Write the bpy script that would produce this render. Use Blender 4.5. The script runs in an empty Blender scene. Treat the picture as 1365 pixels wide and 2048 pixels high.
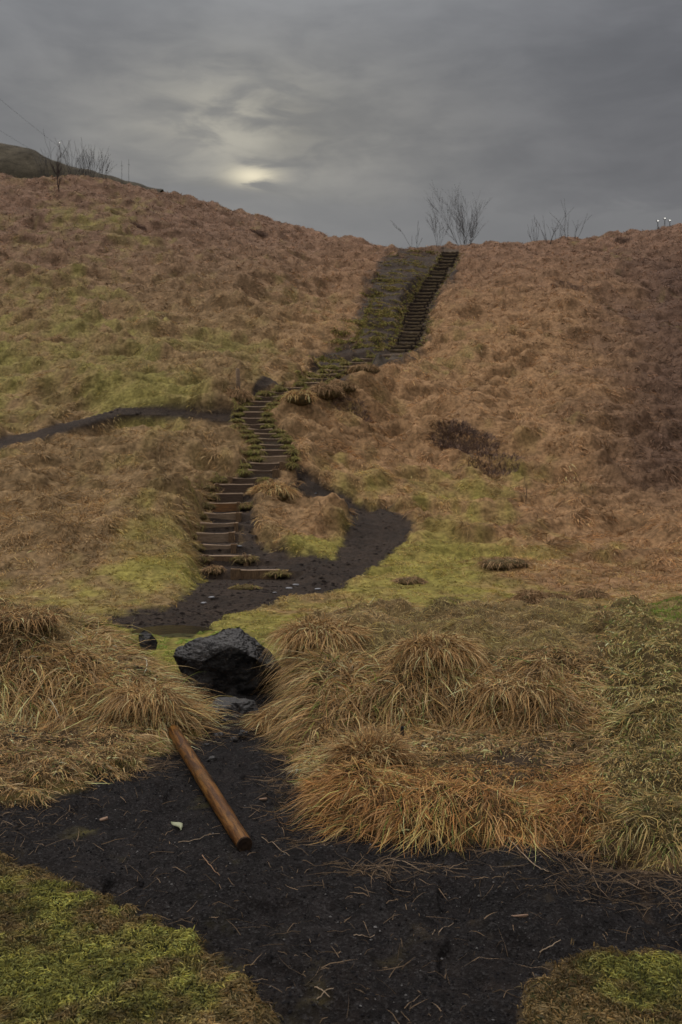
import bpy, bmesh, math, random
import numpy as np
from mathutils import Vector, Matrix
rng = np.random.default_rng(11)
random.seed(11)
C = bpy.context.scene
COL = C.collection
F = 1991.0; HX = 682.5; HY = 950.0          # lens in photo pixels, column and row of the level line of sight

# ------------------------------------------------------------------ camera
cd = bpy.data.cameras.new('camera'); cam = bpy.data.objects.new('camera', cd); COL.objects.link(cam)
cd.sensor_fit = 'VERTICAL'; cd.sensor_height = 36; cd.sensor_width = 24
cd.lens = 35; cd.shift_y = -(1024 - HY) / 2048
cam.rotation_euler = (math.radians(90), 0, 0)
cd.clip_start = 0.05; cd.clip_end = 6000
cd.dof.use_dof = True; cd.dof.focus_distance = 7.2; cd.dof.aperture_fstop = 4.0
C.camera = cam
C.view_settings.view_transform = 'Standard'; C.view_settings.look = 'None'
C.view_settings.exposure = 2.2; C.view_settings.gamma = 1.0
C.render.resolution_x = 682; C.render.resolution_y = 1024
C.cycles.use_denoising = True
C.cycles.max_bounces = 6; C.cycles.diffuse_bounces = 3; C.cycles.transmission_bounces = 3
C.cycles.volume_bounces = 0; C.cycles.transparent_max_bounces = 6; C.cycles.caustics_reflective = False

# ------------------------------------------------------------------ world and sun
SUN_EL, SUN_AZ = math.radians(38), math.radians(-52)   # azimuth from +Y, negative = left
w = bpy.data.worlds.new("World"); C.world = w; w.use_nodes = True
nt = w.node_tree; nt.nodes.clear()
def N(t, tree=None, **k):
    n = (tree or nt).nodes.new(t)
    for a, b in k.items(): setattr(n, a, b)
    return n
def lk(a, b, tree=None): (tree or nt).links.new(a, b)
def mth(op, a, b=None, c=None, tree=None, clamp=False):
    n = N('ShaderNodeMath', tree, operation=op, use_clamp=clamp)
    for i, v in enumerate((a, b, c)):
        if v is None: continue
        if isinstance(v, (int, float)): n.inputs[i].default_value = v
        else: lk(v, n.inputs[i], tree)
    return n.outputs[0]
def mixc(fac, a, b, tree=None, typ='MIX'):
    n = N('ShaderNodeMix', tree, data_type='RGBA', blend_type=typ)
    for s, v in ((0, fac), (6, a), (7, b)):
        if isinstance(v, (int, float)): n.inputs[s].default_value = v
        elif isinstance(v, tuple): n.inputs[s].default_value = (*v, 1)
        else: lk(v, n.inputs[s], tree)
    return n.outputs[2]
def ramp(fac, pts, tree=None):
    n = N('ShaderNodeValToRGB', tree)
    e = n.color_ramp.elements
    while len(e) < len(pts): e.new(0.5)
    for i, (p, c) in enumerate(pts):
        e[i].position = p; e[i].color = (*c, 1) if isinstance(c, tuple) else (c, c, c, 1)
    lk(fac, n.inputs[0], tree); return n.outputs[0]
def sstep(x, lo, hi, tree=None):
    n = N('ShaderNodeMapRange', tree, interpolation_type='SMOOTHSTEP')
    lk(x, n.inputs[0], tree); n.inputs[1].default_value = lo; n.inputs[2].default_value = hi
    return n.outputs[0]

tc = N('ShaderNodeTexCoord'); sep = N('ShaderNodeSeparateXYZ'); lk(tc.outputs['Generated'], sep.inputs[0])
X, Y, Z = sep.outputs
az = mth('ARCTAN2', X, Y)                      # 0 = ahead, negative left
el = mth('ARCSINE', Z)
comb = N('ShaderNodeCombineXYZ'); lk(mth('MULTIPLY', az, 1.0), comb.inputs[0]); lk(mth('MULTIPLY', el, 3.0), comb.inputs[1])
def noise(scale, det, rough, vec, tree=None, dist=0.0):
    n = N('ShaderNodeTexNoise', tree); n.inputs['Scale'].default_value = scale
    n.inputs['Detail'].default_value = det; n.inputs['Roughness'].default_value = rough
    n.inputs['Distortion'].default_value = dist
    if vec is not None: lk(vec, n.inputs['Vector'], tree)
    return n.outputs[0]
n1 = noise(5.5, 5, .55, comb.outputs[0], dist=.35)
n2 = noise(14, 5, .55, comb.outputs[0], dist=.5)
n3 = noise(2.2, 3, .5, comb.outputs[0])
cl = mth('ADD', mth('MULTIPLY', n1, .72), mth('MULTIPLY', n2, .28))
# brightness by height: dark near the ridge, a little brighter band, dark blue grey upward in view, bright thick cloud overhead
elr = ramp(mth('DIVIDE', el, math.pi / 2), [(0.0, (.042, .041, .042)), (.11, (.050, .049, .049)), (.18, (.068, .0665, .065)),
          (.285, (.036, .0375, .0405)), (.40, (.24, .24, .24)), (.62, (.52, .51, .51))])
elr.node.color_ramp.interpolation = 'B_SPLINE'
back = sstep(mth('MULTIPLY', Y, -1.0), -.35, .7)            # brighter sky behind the camera
elr = mixc(mth('MULTIPLY', back, .45), elr, (.40, .395, .39))
cloudv = mth('MULTIPLY_ADD', sstep(cl, .25, .75), .22, .57)
cc = mixc(1.0, elr, cloudv, typ='MULTIPLY')
# darker blue grey towards the right
cc = mixc(sstep(az, -.02, .40), cc, (.76, .755, .775), typ='MULTIPLY')
# glow where the sun stands behind the cloud
GA, GE = (498 - HX) / F, (950 - 352) / F
def gauss(ax, ex, sa, se):
    a = mth('POWER', mth('DIVIDE', mth('SUBTRACT', az, ax), sa), 2.0); b = mth('POWER', mth('DIVIDE', mth('SUBTRACT', el, ex), se), 2.0)
    return mth('EXPONENT', mth('MULTIPLY', mth('ADD', a, b), -1.0))
g1 = gauss(GA, GE + .03, .19, .085); g2 = gauss(GA + .004, GE - .010, .024, .009); g3 = gauss(GA - .012, GE + .036, .075, .040)
bank_edge = mth('ADD', mth('SUBTRACT', el, mth('MULTIPLY', az, -.06)), mth('MULTIPLY', mth('SUBTRACT', n2, .5), -.045))
above = sstep(bank_edge, .262, .274)                           # the low bank hides the glow below
cc = mixc(mth('MULTIPLY', g1, mth('MULTIPLY_ADD', sstep(cl, .38, .62), .5, .5)), cc, (.027, .024, .016), typ='ADD')
cc = mixc(mth('MULTIPLY', mth('MULTIPLY', g3, above), sstep(n2, .38, .62)), cc, (.028, .025, .017), typ='ADD')
cc = mixc(mth('MULTIPLY', mth('MULTIPLY', g2, above), sstep(n2, .42, .58)), cc, (.11, .095, .060), typ='ADD')
lowbank = mth('MULTIPLY', mth('SUBTRACT', 1.0, above), sstep(el, .12, .22))
cc = mixc(mth('MULTIPLY', lowbank, .45), cc, (.048, .047, .046))
sky = N('ShaderNodeTexSky', sky_type='NISHITA'); sky.sun_disc = False
sky.sun_elevation = SUN_EL; sky.sun_rotation = SUN_AZ
b1 = N('ShaderNodeBackground'); lk(sky.outputs[0], b1.inputs[0]); b1.inputs[1].default_value = .05
b2 = N('ShaderNodeBackground'); lk(cc, b2.inputs[0]); b2.inputs[1].default_value = 1.0
mx = N('ShaderNodeMixShader'); mx.inputs[0].default_value = .98
lk(b1.outputs[0], mx.inputs[1]); lk(b2.outputs[0], mx.inputs[2])
wo = N('ShaderNodeOutputWorld'); lk(mx.outputs[0], wo.inputs[0])

sl = bpy.data.lights.new('sun', 'SUN'); sl.energy = 5.0; sl.angle = math.radians(8); sl.color = (1.0, .87, .68)
so = bpy.data.objects.new('sun', sl); COL.objects.link(so)
sd = Vector((math.sin(SUN_AZ) * math.cos(SUN_EL), math.cos(SUN_AZ) * math.cos(SUN_EL), math.sin(SUN_EL)))
so.rotation_euler = sd.to_track_quat('Z', 'Y').to_euler(); so.location = (-20, 40, 60)

# ------------------------------------------------------------------ helpers
def vnoise(x, y, seed=0):
    xi = np.floor(x).astype(np.int64); yi = np.floor(y).astype(np.int64)
    fx = x - xi; fy = y - yi; fx = fx * fx * fx * (fx * (fx * 6 - 15) + 10); fy = fy * fy * fy * (fy * (fy * 6 - 15) + 10)
    def h(a, b):
        n = (a * 374761393 + b * 668265263 + seed * 974711) & 0x7fffffff
        n = ((n ^ (n >> 13)) * 1274126177) & 0x7fffffff
        return ((n ^ (n >> 16)) & 0xffff) / 65535.0 * 2 - 1
    a = h(xi, yi); b = h(xi + 1, yi); c = h(xi, yi + 1); d = h(xi + 1, yi + 1)
    return (a * (1 - fx) + b * fx) * (1 - fy) + (c * (1 - fx) + d * fx) * fy
def fbm(x, y, oct=4, seed=0, gain=.5):
    s = 0; a = 1; t = 0
    for o in range(oct):
        s = s + a * vnoise(x * 2 ** o + 13.7 * o, y * 2 ** o - 7.1 * o, seed + o); t += a; a *= gain
    return s / t * 1.4
def sm(x, a, b):
    t = np.clip((x - a) / (b - a), 0, 1); return t * t * (3 - 2 * t)
def pchip(xk, yk, x):
    xk = np.asarray(xk, float); yk = np.asarray(yk, float)
    h = np.diff(xk); d = np.diff(yk) / h
    m = np.zeros(len(xk)); m[0] = d[0]; m[-1] = d[-1]
    for i in range(1, len(xk) - 1):
        if d[i-1] * d[i] > 0:
            w1 = 2 * h[i] + h[i-1]; w2 = h[i] + 2 * h[i-1]; m[i] = (w1 + w2) / (w1 / d[i-1] + w2 / d[i])
    x = np.clip(x, xk[0], xk[-1]); i = np.clip(np.searchsorted(xk, x) - 1, 0, len(xk) - 2)
    t = (x - xk[i]) / h[i]
    return ((1 + 2*t) * (1-t)**2 * yk[i] + t * (1-t)**2 * h[i] * m[i] + t*t*(3-2*t) * yk[i+1] + t*t*(t-1) * h[i] * m[i+1])
def polydist(px, py, poly, ky=1.0):
    """signed distance, positive inside; rows stretched by ky"""
    P = np.array(poly, float); P[:, 1] *= ky; y = py * ky
    inside = np.zeros(px.shape, bool); dmin = np.full(px.shape, 1e9)
    for (x0, y0), (x1, y1) in zip(P, np.roll(P, -1, 0)):
        cond = (y0 > y) != (y1 > y)
        xs = (x1 - x0) * (y - y0) / ((y1 - y0) if y1 != y0 else 1e-9) + x0
        inside ^= cond & (px < xs)
        t = np.clip(((px - x0) * (x1 - x0) + (y - y0) * (y1 - y0)) / ((x1-x0)**2 + (y1-y0)**2 + 1e-9), 0, 1)
        dmin = np.minimum(dmin, np.hypot(px - x0 - t * (x1 - x0), y - y0 - t * (y1 - y0)))
    return np.where(inside, dmin, -dmin)
def linedist(px, py, line, ky=1.0):
    d = np.full(px.shape, 1e9); L = [(a, b * ky) for a, b in line]; y = py * ky
    for (x0, y0), (x1, y1) in zip(L[:-1], L[1:]):
        t = np.clip(((px - x0) * (x1 - x0) + (y - y0) * (y1 - y0)) / ((x1-x0)**2 + (y1-y0)**2 + 1e-9), 0, 1)
        d = np.minimum(d, np.hypot(px - x0 - t * (x1 - x0), y - y0 - t * (y1 - y0)))
    return d
def tag(o, label=None, cat=None, group=None, kind=None):
    if label: o['label'] = label
    if cat: o['category'] = cat
    if group: o['group'] = group
    if kind: o['kind'] = kind
    return o
def link(name, me, mat=None, parent=None):
    o = bpy.data.objects.new(name, me); COL.objects.link(o)
    if mat is not None: me.materials.append(mat)
    if parent is not None: o.parent = parent
    return o
def empty(name, loc, rz=0.0):
    o = bpy.data.objects.new(name, None); COL.objects.link(o); o.location = loc; o.rotation_euler = (0, 0, rz)
    o.empty_display_size = .1; return o
def mesh_np(name, V, loops, starts, smooth=False, cols=None, attrs=None):
    me = bpy.data.meshes.new(name)
    me.vertices.add(len(V)); me.vertices.foreach_set('co', np.ascontiguousarray(V, np.float32).ravel())
    me.loops.add(len(loops)); me.loops.foreach_set('vertex_index', np.ascontiguousarray(loops, np.int32))
    me.polygons.add(len(starts)); me.polygons.foreach_set('loop_start', np.ascontiguousarray(starts, np.int32))
    if smooth: me.polygons.foreach_set('use_smooth', np.ones(len(starts), bool))
    else: me.polygons.foreach_set('use_smooth', np.zeros(len(starts), bool))
    me.update(calc_edges=True)
    if cols is not None:
        a = me.attributes.new('col', 'FLOAT_COLOR', 'POINT')
        c4 = np.ones((len(V), 4), np.float32); c4[:, :3] = cols; a.data.foreach_set('color', c4.ravel())
    for k, v in (attrs or {}).items():
        a = me.attributes.new(k, 'FLOAT', 'POINT'); a.data.foreach_set('value', np.ascontiguousarray(v, np.float32))
    return me

# ------------------------------------------------------------------ terrain
ROWS = [1200, 1100, 1000, 900, 800, 700, 600]
HC = { -1000: ([17.5, 20.5, 24, 28.5, 34, 42, 54], (260, 85)),
       -300: ([17.5, 20.5, 24, 28.5, 34, 42, 54], (330, 84)),
       0:    ([17.5, 20.5, 24, 28.5, 33.5, 42, 54], (352, 84)),
       200:  ([17.5, 20.5, 24, 28.5, 33, 42, 54], (363, 86)),
       330:  ([17.5, 21.0, 24.4, 28.8, 33, 42, 54], (390, 87)),
       470:  ([17.5, 22.3, 25.6, 29.4, 33, 43, 55], (427, 88)),
       620:  ([17.5, 22.8, 27, 30.5, 34.5, 46, 58], (470, 88)),
       720:  ([17.5, 23, 27.5, 31.5, 36.5, 46.2, 59], (491, 84)),
       800:  ([17.5, 23, 28, 33, 39, 46.5, 60], (494, 79)),
       1000: ([17.5, 23, 28.5, 34, 40, 48, 60], (490, 78)),
       1180: ([17.5, 23, 28.5, 34, 40, 48, 60], (477, 80)),
       1365: ([17.5, 23, 28.5, 34, 40, 48, 60], (448, 84)),
       1700: ([17.5, 23, 28.5, 34, 40, 48, 60], (390, 88)),
       2400: ([17.5, 23, 28.5, 34, 40, 48, 60], (340, 90)) }
FC = { -1000: [(5.5,0),(6.8,.12),(8.4,.2),(9.0,.5),(10,.9),(11.5,.8),(14,0)],
       0: [(6.55,0),(6.66,.11),(8.3,.17),(8.8,.5),(9.4,.78),(10.0,.82),(11.2,.6),(13.3,0)],
       130: [(6.8,0),(6.92,.11),(8.3,.17),(8.8,.44),(9.4,.72),(10.0,.75),(11.2,.5),(13,0)],
       200: [(7.05,0),(7.17,.10),(8.2,.14),(8.7,.40),(9.3,.58),(10.0,.62),(11.0,.35),(12.3,0)],
       260: [(7.3,0),(7.42,.09),(8.1,.12),(8.5,.36),(9.1,.50),(9.8,.48),(10.6,.2),(11.4,0)],
       300: [(7.7,0),(7.82,.07),(8.1,.10),(8.4,.31),(9.0,.38),(9.6,.33),(10.4,0)],
       345: [(8.0,0),(8.15,.1),(8.35,.26),(8.8,.28),(9.2,.22),(9.8,0)],
       385: [(8.25,0),(8.4,.12),(8.7,.15),(9.0,.08),(9.4,0)],
       410: [(8,0),(9,0.0)], 552: [(8,0),(9.5,0)],
       580: [(7.7,0),(8.3,.08),(9.0,.14),(9.8,0)],
       604: [(7.1,0),(7.6,.08),(8.4,.30),(8.9,.58),(9.5,.64),(10.3,.35),(11.3,0)],
       630: [(6.55,0),(6.75,.10),(7.6,.14),(8.3,.38),(8.65,.66),(9.2,.73),(10,.70),(11,.4),(12.3,0)],
       680: [(6.15,0),(6.28,.14),(6.6,.20),(7.7,.18),(8.2,.33),(8.6,.60),(9.3,.73),(10.2,.71),(11.2,.4),(12.8,0)],
       735: [(6.02,0),(6.14,.19),(6.4,.31),(6.75,.20),(7.9,.17),(8.3,.38),(8.7,.60),(9.5,.73),(10.5,.72),(13.0,0)],
       850: [(5.96,0),(6.07,.18),(6.3,.26),(6.65,.18),(8.0,.17),(8.25,.40),(8.5,.60),(9.5,.72),(10.6,.73),(13.2,0)],
       1000:[(5.9,0),(6.02,.15),(6.22,.21),(6.6,.16),(7.8,.17),(8.15,.44),(8.7,.66),(9.8,.77),(10.7,.77),(13.5,0)],
       1100:[(5.85,0),(5.98,.13),(6.2,.19),(6.6,.16),(7.6,.19),(8.0,.46),(8.8,.70),(10.0,.79),(10.7,.77),(13.8,0)],
       1165:[(5.8,0),(5.95,.13),(6.2,.19),(6.7,.18),(7.5,.23),(8.0,.45),(8.9,.66),(10.2,.75),(11,.70),(14,0)],
       1260:[(5.6,0),(5.80,.15),(6.3,.23),(6.9,.28),(7.7,.40),(8.5,.58),(9.3,.70),(10.4,.76),(14,0)],
       1365:[(5.45,0),(5.70,.17),(6.3,.26),(7,.34),(8,.52),(9,.72),(10.4,.80),(14.2,0)],
       1900:[(5.3,0),(5.6,.18),(6.3,.28),(7,.36),(8,.56),(9,.76),(10.4,.88),(14.5,0)],
       2800:[(5.3,0),(5.6,.18),(6.3,.28),(7,.36),(8,.56),(9,.76),(10.4,.88),(14.5,0)] }

# timber steps of the lower flight: left px, right px, top row
ST = [(464,556,1139),(406,501,1111),(408,474,1089),(395,470,1065.5),(402,476,1046),(408,484,1026),(420,481,1006),(432,486,987),
      (430,506,968.5),(456,521,955.6),(497,557,940),(501,572,926),(523,580,912.6),(522,578,900),(521,567,889),(518,565,877),
      (510,552,867),(497,545,858),(486,530,848),(484,527,836),(488,527,824),(490,534,813),(502,543,803),(515,558,793),(541,582,784),
      (570,606,775),(608,648,765),(616,660,756.5),(630,674,748),(651,692,740),(672,712,732.5),(697,735,725),(722,768,717.5),(752,800,710)]
STY = lambda r: float(pchip([-1139, -1006, -785, -710], [21.0, 25.6, 33.7, 46.0], np.array([-r]))[0])
UPC = [(700, 790), (685, 812), (660, 825), (640, 829), (615, 834), (590, 848), (565, 864), (540, 880), (520, 894), (503, 902)]
UP = []
for i in range(31):
    r = 701 - (701 - 504) * (i / 30) ** 0.95
    cx = float(np.interp(-r, [-a for a, b in UPC], [b for a, b in UPC])); hw = np.interp(r, [504, 701], [15, 25])
    UP.append((cx - hw, cx + hw, r))

PX0, PX1, DPX = -900.0, 2260.0, 4.0
YL0, YL1, DYL = math.log(2.2), math.log(165), .0042
gx = np.arange(PX0, PX1 + .1, DPX); gl = np.arange(YL0, YL1, DYL); gy = np.exp(gl)
NX, NY = len(gx), len(gy)
def interp_cols(table, fn):
    ks = sorted(table); prof = np.array([fn(k, gy) for k in ks])       # K x NY
    out = np.empty((NY, NX)); i = np.clip(np.searchsorted(ks, gx) - 1, 0, len(ks) - 2); ka = np.array(ks, float)
    t = np.clip((gx - ka[i]) / (ka[i+1] - ka[i]), 0, 1); t = t * .5 + (t * t * (3 - 2 * t)) * .5
    out[:] = (prof[i] * (1 - t)[:, None] + prof[i+1] * t[:, None]).T
    return out
def hillprof(k, yy):
    Ys, (rp, rY) = HC[k]
    ya = [2, 12.0, 15.0] + Ys + [rY * .86, rY]; za = [-2.2, -2.2, -2.2] + [(HY - r) / F * y for r, y in zip(ROWS, Ys)]
    zr = (HY - rp) / F * rY; z6 = za[-1]; y6 = Ys[-1]
    za += [z6 + (zr - z6) * ((rY * .86 - y6) / (rY - y6)) ** .97, zr]
    ya += [rY + 5, rY + 14, rY + 40, rY + 90]; za += [zr + .45, zr - 1.0, zr - 12, zr - 24]
    return pchip(ya, za, yy)
base = interp_cols(HC, hillprof)
fore = interp_cols(FC, lambda k, yy: pchip([2.0] + [a for a, b in FC[k]] + [200], [0] + [b for a, b in FC[k]] + [0], yy))
PXg, Yg = np.meshgrid(gx, gy); Xg = (PXg - HX) / F * Yg
def rowof(z): return HY - z * F / Yg
PYg = rowof(base)
hillm = sm(Yg, 17, 22)
# larger bumps of the hillside given as (px, row, rx, ry, height)
for (a, b, ra, rb, h) in [(560,985,60,22,.42),(625,1050,55,36,.22),(640,790,70,22,.75),(590,850,30,40,.45),(620,920,26,40,.35),(760,730,60,16,.7),
        (740,840,60,40,.35),(140,640,180,50,.7),(60,540,120,50,.8),(330,1010,90,40,.35),(80,1060,110,50,.45),(300,900,120,26,.35),
        (250,770,140,30,.5),(430,800,50,14,.35),(480,775,26,14,.25),(900,1010,60,24,-.25),(1180,800,120,60,.7),(1000,700,110,60,.6),
        (920,860,90,30,.45),(1300,950,120,60,.5),(500,560,130,50,.9),(1120,590,120,40,.9),(640,560,60,40,-.5),(860,600,22,70,-.55),
        (740,1005,50,14,-.2),(800,770,60,18,.5),(1130,920,90,26,.5)]:
    base += h * hillm * np.exp(-((PXg - a) / ra) ** 2 - ((PYg - b) / rb) ** 2) * (Yg < 92)
PYg = rowof(base)

LOOP = [(196,1226),(330,1207),(375,1168),(398,1140),(440,1118),(474,1080),(482,1010),(500,975),(512,1000),(507,1050),(530,1083),(580,1100),
        (640,1109),(668,1104),(690,1072),(702,1044),(690,1014),(640,986),(600,972),(588,945),(610,938),(655,970),(720,998),(785,1006),(822,1035),
        (822,1072),(775,1108),(705,1158),(640,1188),(545,1204),(470,1232),(420,1250),(330,1262),(240,1246)]
CROSS = [(-300,930),(-60,893),(0,884),(80,866),(160,842),(240,820),(330,822),(440,831),(490,838)]
SIDE = [(480,790),(520,776),(600,764),(700,738)]
UPPER = [(712,682),(712,640),(742,560),(772,510),(792,500),(905,499),(922,520),(902,560),(872,606),(854,660),(836,702),(790,722),(720,742),
         (650,768),(600,778),(628,735),(650,695)]
jit = fbm(Xg * 1.3, Yg * .9, 4, 5)
farm = (Yg > 12.5) & (Yg < 92)
dl = np.where(farm, polydist(PXg, PYg, LOOP, 1.6) + 13 * jit * (Yg < 40) + 7 * fbm(Xg * 6, Yg * 4, 3, 6), -99)
loop_m = sm(dl, -9, 9)
dc = np.where(farm, linedist(PXg, PYg, CROSS, 2.2), 99) + 4 * jit
cross_m = 1 - sm(dc, 13, 22)
ds = np.where(farm, linedist(PXg, PYg, SIDE, 2.2), 99) + 4 * jit; side_m = 1 - sm(ds, 7, 15)
du = np.where(farm, polydist(PXg, PYg, UPPER) + 13 * jit + 8 * fbm(Xg * 2.2, Yg * 1.2, 3, 7), -99); upper_m = sm(du, -13, 13)
# stair corridor
def corridor(steps, hw_add, yfun):
    line = [((a + b) / 2, r + 6) for a, b, r in steps]; hw = np.array([(b - a) / 2 for a, b, r in steps]); rr = np.array([r for a, b, r in steps])
    cx = np.interp(-PYg, -rr - 6, [p[0] for p in line]); hwi = np.interp(-PYg, -rr - 6, hw)
    lim = (PYg < rr[0] + 8) & (PYg > rr[-1] - 8) & farm
    return np.where(lim, np.abs(PXg - cx) / (hwi + hw_add), 9)
co = corridor(ST, 7, None); cou = corridor(UP, 1, None)
stair_m = 1 - sm(co + .25 * jit, .9, 1.25); stairu_m = 1 - sm(cou + .15 * jit, .9, 1.2)
gully = ((Yg > 7.9) & (Yg < 11.6)) * np.exp(-((PXg - 465) / 110.0) ** 2)
puddle_d = np.where((Yg > 11.8) & (Yg < 16), polydist(PXg, PYg, [(262,1262),(300,1252),(360,1248),(420,1252),(440,1262),(400,1268),(385,1278),(330,1276)], 1.8) + 5 * jit, -99)
puddle_m = sm(puddle_d, -6, 6)
soil = np.maximum.reduce([loop_m, cross_m, side_m, upper_m * .85, stair_m, stairu_m])
base -= .10 * loop_m + .02 * cross_m + .05 * side_m + .06 * upper_m + .06 * stair_m + .1 * stairu_m + .035 * puddle_m
# small banks beside the cross path
crow = np.interp(PXg, [p[0] for p in CROSS], [p[1] for p in CROSS])
base += .24 * np.exp(-((dc - 30) / 10.0) ** 2) * (dc < 90) * (PYg < crow) - .10 * np.exp(-((dc - 30) / 14.0) ** 2) * (dc < 90) * (PYg > crow)

# near ground: what is black sand, lawn, bank
LAWN1 = [(-900,1560),(-300,1640),(0,1728),(150,1788),(290,1838),(370,1872),(440,1930),(500,1985),(560,2070),(600,2300),(-900,2900)]
LAWN2 = [(1010,2300),(1030,2060),(1060,1985),(1100,1930),(1150,1905),(1230,1900),(1365,1905),(1700,1870),(2300,1800),(2300,2600)]
near = Yg < 13.5
jn = fbm(Xg * 3.1, Yg * 3.1, 4, 21); jf = fbm(Xg * 14, Yg * 14, 3, 31)
PYn = HY + 2.2 * F / Yg
lawn = np.maximum(sm(np.where(Yg < 7.5, polydist(PXg, PYn, LAWN1), -99) + 22 * jn + 12 * jf, -14, 16), sm(np.where(Yg < 7.5, polydist(PXg, PYn, LAWN2), -99) + 26 * jn + 14 * jf, -16, 20))
bank = np.where(near, sm(fore + .03 * jn, .015, .07), 0)
sand = np.where(Yg < 9.6, 1.0, 0) * (1 - lawn) * (1 - bank)
sand = np.maximum(sand, np.where((Yg >= 9.6) & (Yg < 11.0) & (PXg > 330) & (PXg < 560), (1 - bank) * (1 - sm(Yg, 10.4, 10.95)), 0))
fore_n = fore * (1 + .16 * fbm(Xg * 1.7, Yg * 1.7, 3, 41))
lump = np.maximum(0, fbm(Xg * 2.6, Yg * 2.6, 3, 43))
fore_n += bank * (.05 * fbm(Xg * 3.4, Yg * 3.4, 3, 42) + .09 * lump * sm(fore, .1, .4))
ldx, ldy = .80, -2.26; lt = np.clip(((Xg + 1.37) * ldx + (Yg - 8.12) * ldy) / (ldx**2 + ldy**2), 0, 1)
ldist = np.hypot(Xg + 1.37 - lt * ldx, Yg - 8.12 - lt * ldy)
near_d = (1 - .85 * np.exp(-(ldist / .16) ** 2)) * .020 * lawn * (1 + .5 * jn) + (1 - .85 * np.exp(-(ldist / .16) ** 2)) * sand * (-.030 * sm(fbm(Xg * 3.6, Yg * 3.0, 2, 55), .25, .6) + .035 * fbm(Xg * 1.9, Yg * 1.9, 3, 51) + .024 * fbm(Xg * 6, Yg * 6, 3, 52) + .011 * fbm(Xg * 22, Yg * 22, 3, 53))
# hillside tussocks
tx = Xg + .5 * fbm(Xg * .35, Yg * .35, 2, 61); ty = Yg + .8 * fbm(Xg * .3, Yg * .3, 2, 62)
b1_ = (1 - np.abs(fbm(tx * .30, ty * .85, 3, 63))) ** 2; b2_ = fbm(tx * .95, ty * 1.7, 4, 64, .6); b3_ = fbm(Xg * .22, Yg * .16, 3, 65)
slope_amp = sm(Yg, 18, 27)
green_flat = np.zeros_like(Yg)
tus = slope_amp * (.46 * (b1_ - .55) + .22 * b2_ + .34 * b3_ * sm(Yg, 24, 36)) * (1 - .35 * sm(Yg, 55, 80)) + sm(Yg, 11, 15) * .06 * b2_ * (1 - soil)
tus *= (1 - .6 * np.exp(-(dc / 34.0) ** 2)) * (1 - .88 * np.clip(loop_m + cross_m + stair_m + stairu_m, 0, 1)) * (1 - .3 * upper_m)
rough_path = (.07 * fbm(Xg * 1.6, Yg * 1.2, 4, 66, .65) + .02 * fbm(Xg * 9, Yg * 7, 2, 67)) * (loop_m + stair_m) * (Yg > 12)
b4_ = (1 - np.abs(fbm(Xg * .16 + .3 * b3_, Yg * .30 + .05 * Xg, 2, 68))) ** 3
tus += slope_amp * .55 * (b4_ - .4) * sm(Yg, 24, 34) * (1 - np.clip(loop_m + cross_m + stair_m + stairu_m + upper_m, 0, 1)) * (1 - .8 * np.exp(-(dc / 40.0) ** 2))
HT = base + np.where(Yg < 15, fore_n * 1.0, 0) + near_d * near + tus * (Yg < 100) + rough_path

# carve treads behind each step so that the planks stand as risers
def col_of(px): return (px - PX0) / DPX
def hz(x, y):
    """ground height under world points (bilinear in the fan grid)"""
    x = np.asarray(x, float); y = np.maximum(np.asarray(y, float), 2.25)
    u = np.clip((HX + F * x / y - PX0) / DPX, 0, NX - 1.001); v = np.clip((np.log(y) - YL0) / DYL, 0, NY - 1.001)
    i = u.astype(int); j = v.astype(int); a = u - i; b = v - j
    return (HT[j, i] * (1-a) + HT[j, i+1] * a) * (1-b) + (HT[j+1, i] * (1-a) + HT[j+1, i+1] * a) * b
def gsample(A, x, y):
    y = np.maximum(y, 2.25); u = np.clip(np.rint((HX + F * x / y - PX0) / DPX).astype(int), 0, NX - 1); v = np.clip(np.rint((np.log(y) - YL0) / DYL).astype(int), 0, NY - 1)
    return A[v, u]
def hit(px, py, y0=3.0, y1=120.0):
    """first ground point seen along the photo ray"""
    yy = np.exp(np.linspace(math.log(y0), math.log(y1), 1600)); x = (px - HX) / F * yy
    d = hz(x, yy) - (HY - py) / F * yy; k = np.argmax(d >= 0) if (d >= 0).any() else len(yy) - 1
    return Vector((float(x[k]), float(yy[k]), float(hz(x[k], yy[k]))))
steps_w = []
for k, (a, b, r) in enumerate(ST):
    y = STY(r); steps_w.append(((a - HX) / F * y, (b - HX) / F * y, y, (HY - r) / F * y))
ups_w = []
for k, (a, b, r) in enumerate(UP):
    HT, keepHT = base, HT
    h_ = hit((a + b) / 2, r + 2, 30); HT = keepHT; y = h_.y if not ups_w else max(h_.y, ups_w[-1][2] + .3)
    ups_w.append(((a - HX) / F * y, (b - HX) / F * y, y, (HY - r) / F * y))
def carve(steps, margin, m, pre=None):
    global HT
    if pre: steps = [pre] + steps
    Ys = np.array([s[2] for s in steps]); n = len(Ys)
    k = np.clip(np.searchsorted(Ys, Yg) - 1, 0, n - 1); k1 = np.minimum(k + 1, n - 1)
    XL = np.array([s[0] for s in steps]); XR = np.array([s[1] for s in steps]); zt = np.array([s[3] for s in steps])
    xl = np.minimum(XL[k], XL[k1]) - margin; xr = np.maximum(XR[k], XR[k1]) + margin
    nxt = zt[k1]; yn = Ys[k1]
    t = np.clip((Yg - Ys[k]) / np.maximum(yn - Ys[k], .2), 0, 1)
    tread = zt[k] - .035 + (nxt - zt[k]) * .16 * t
    inx = sm(np.minimum(Xg - xl, xr - Xg), -.35, .12) * sm(Yg, Ys[0] - .01, Ys[0] + (1.2 if pre else .01)) * (1 - sm(Yg, Ys[-1], Ys[-1] + 1.0))
    HT = HT * (1 - inx * m) + tread * inx * m
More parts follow.
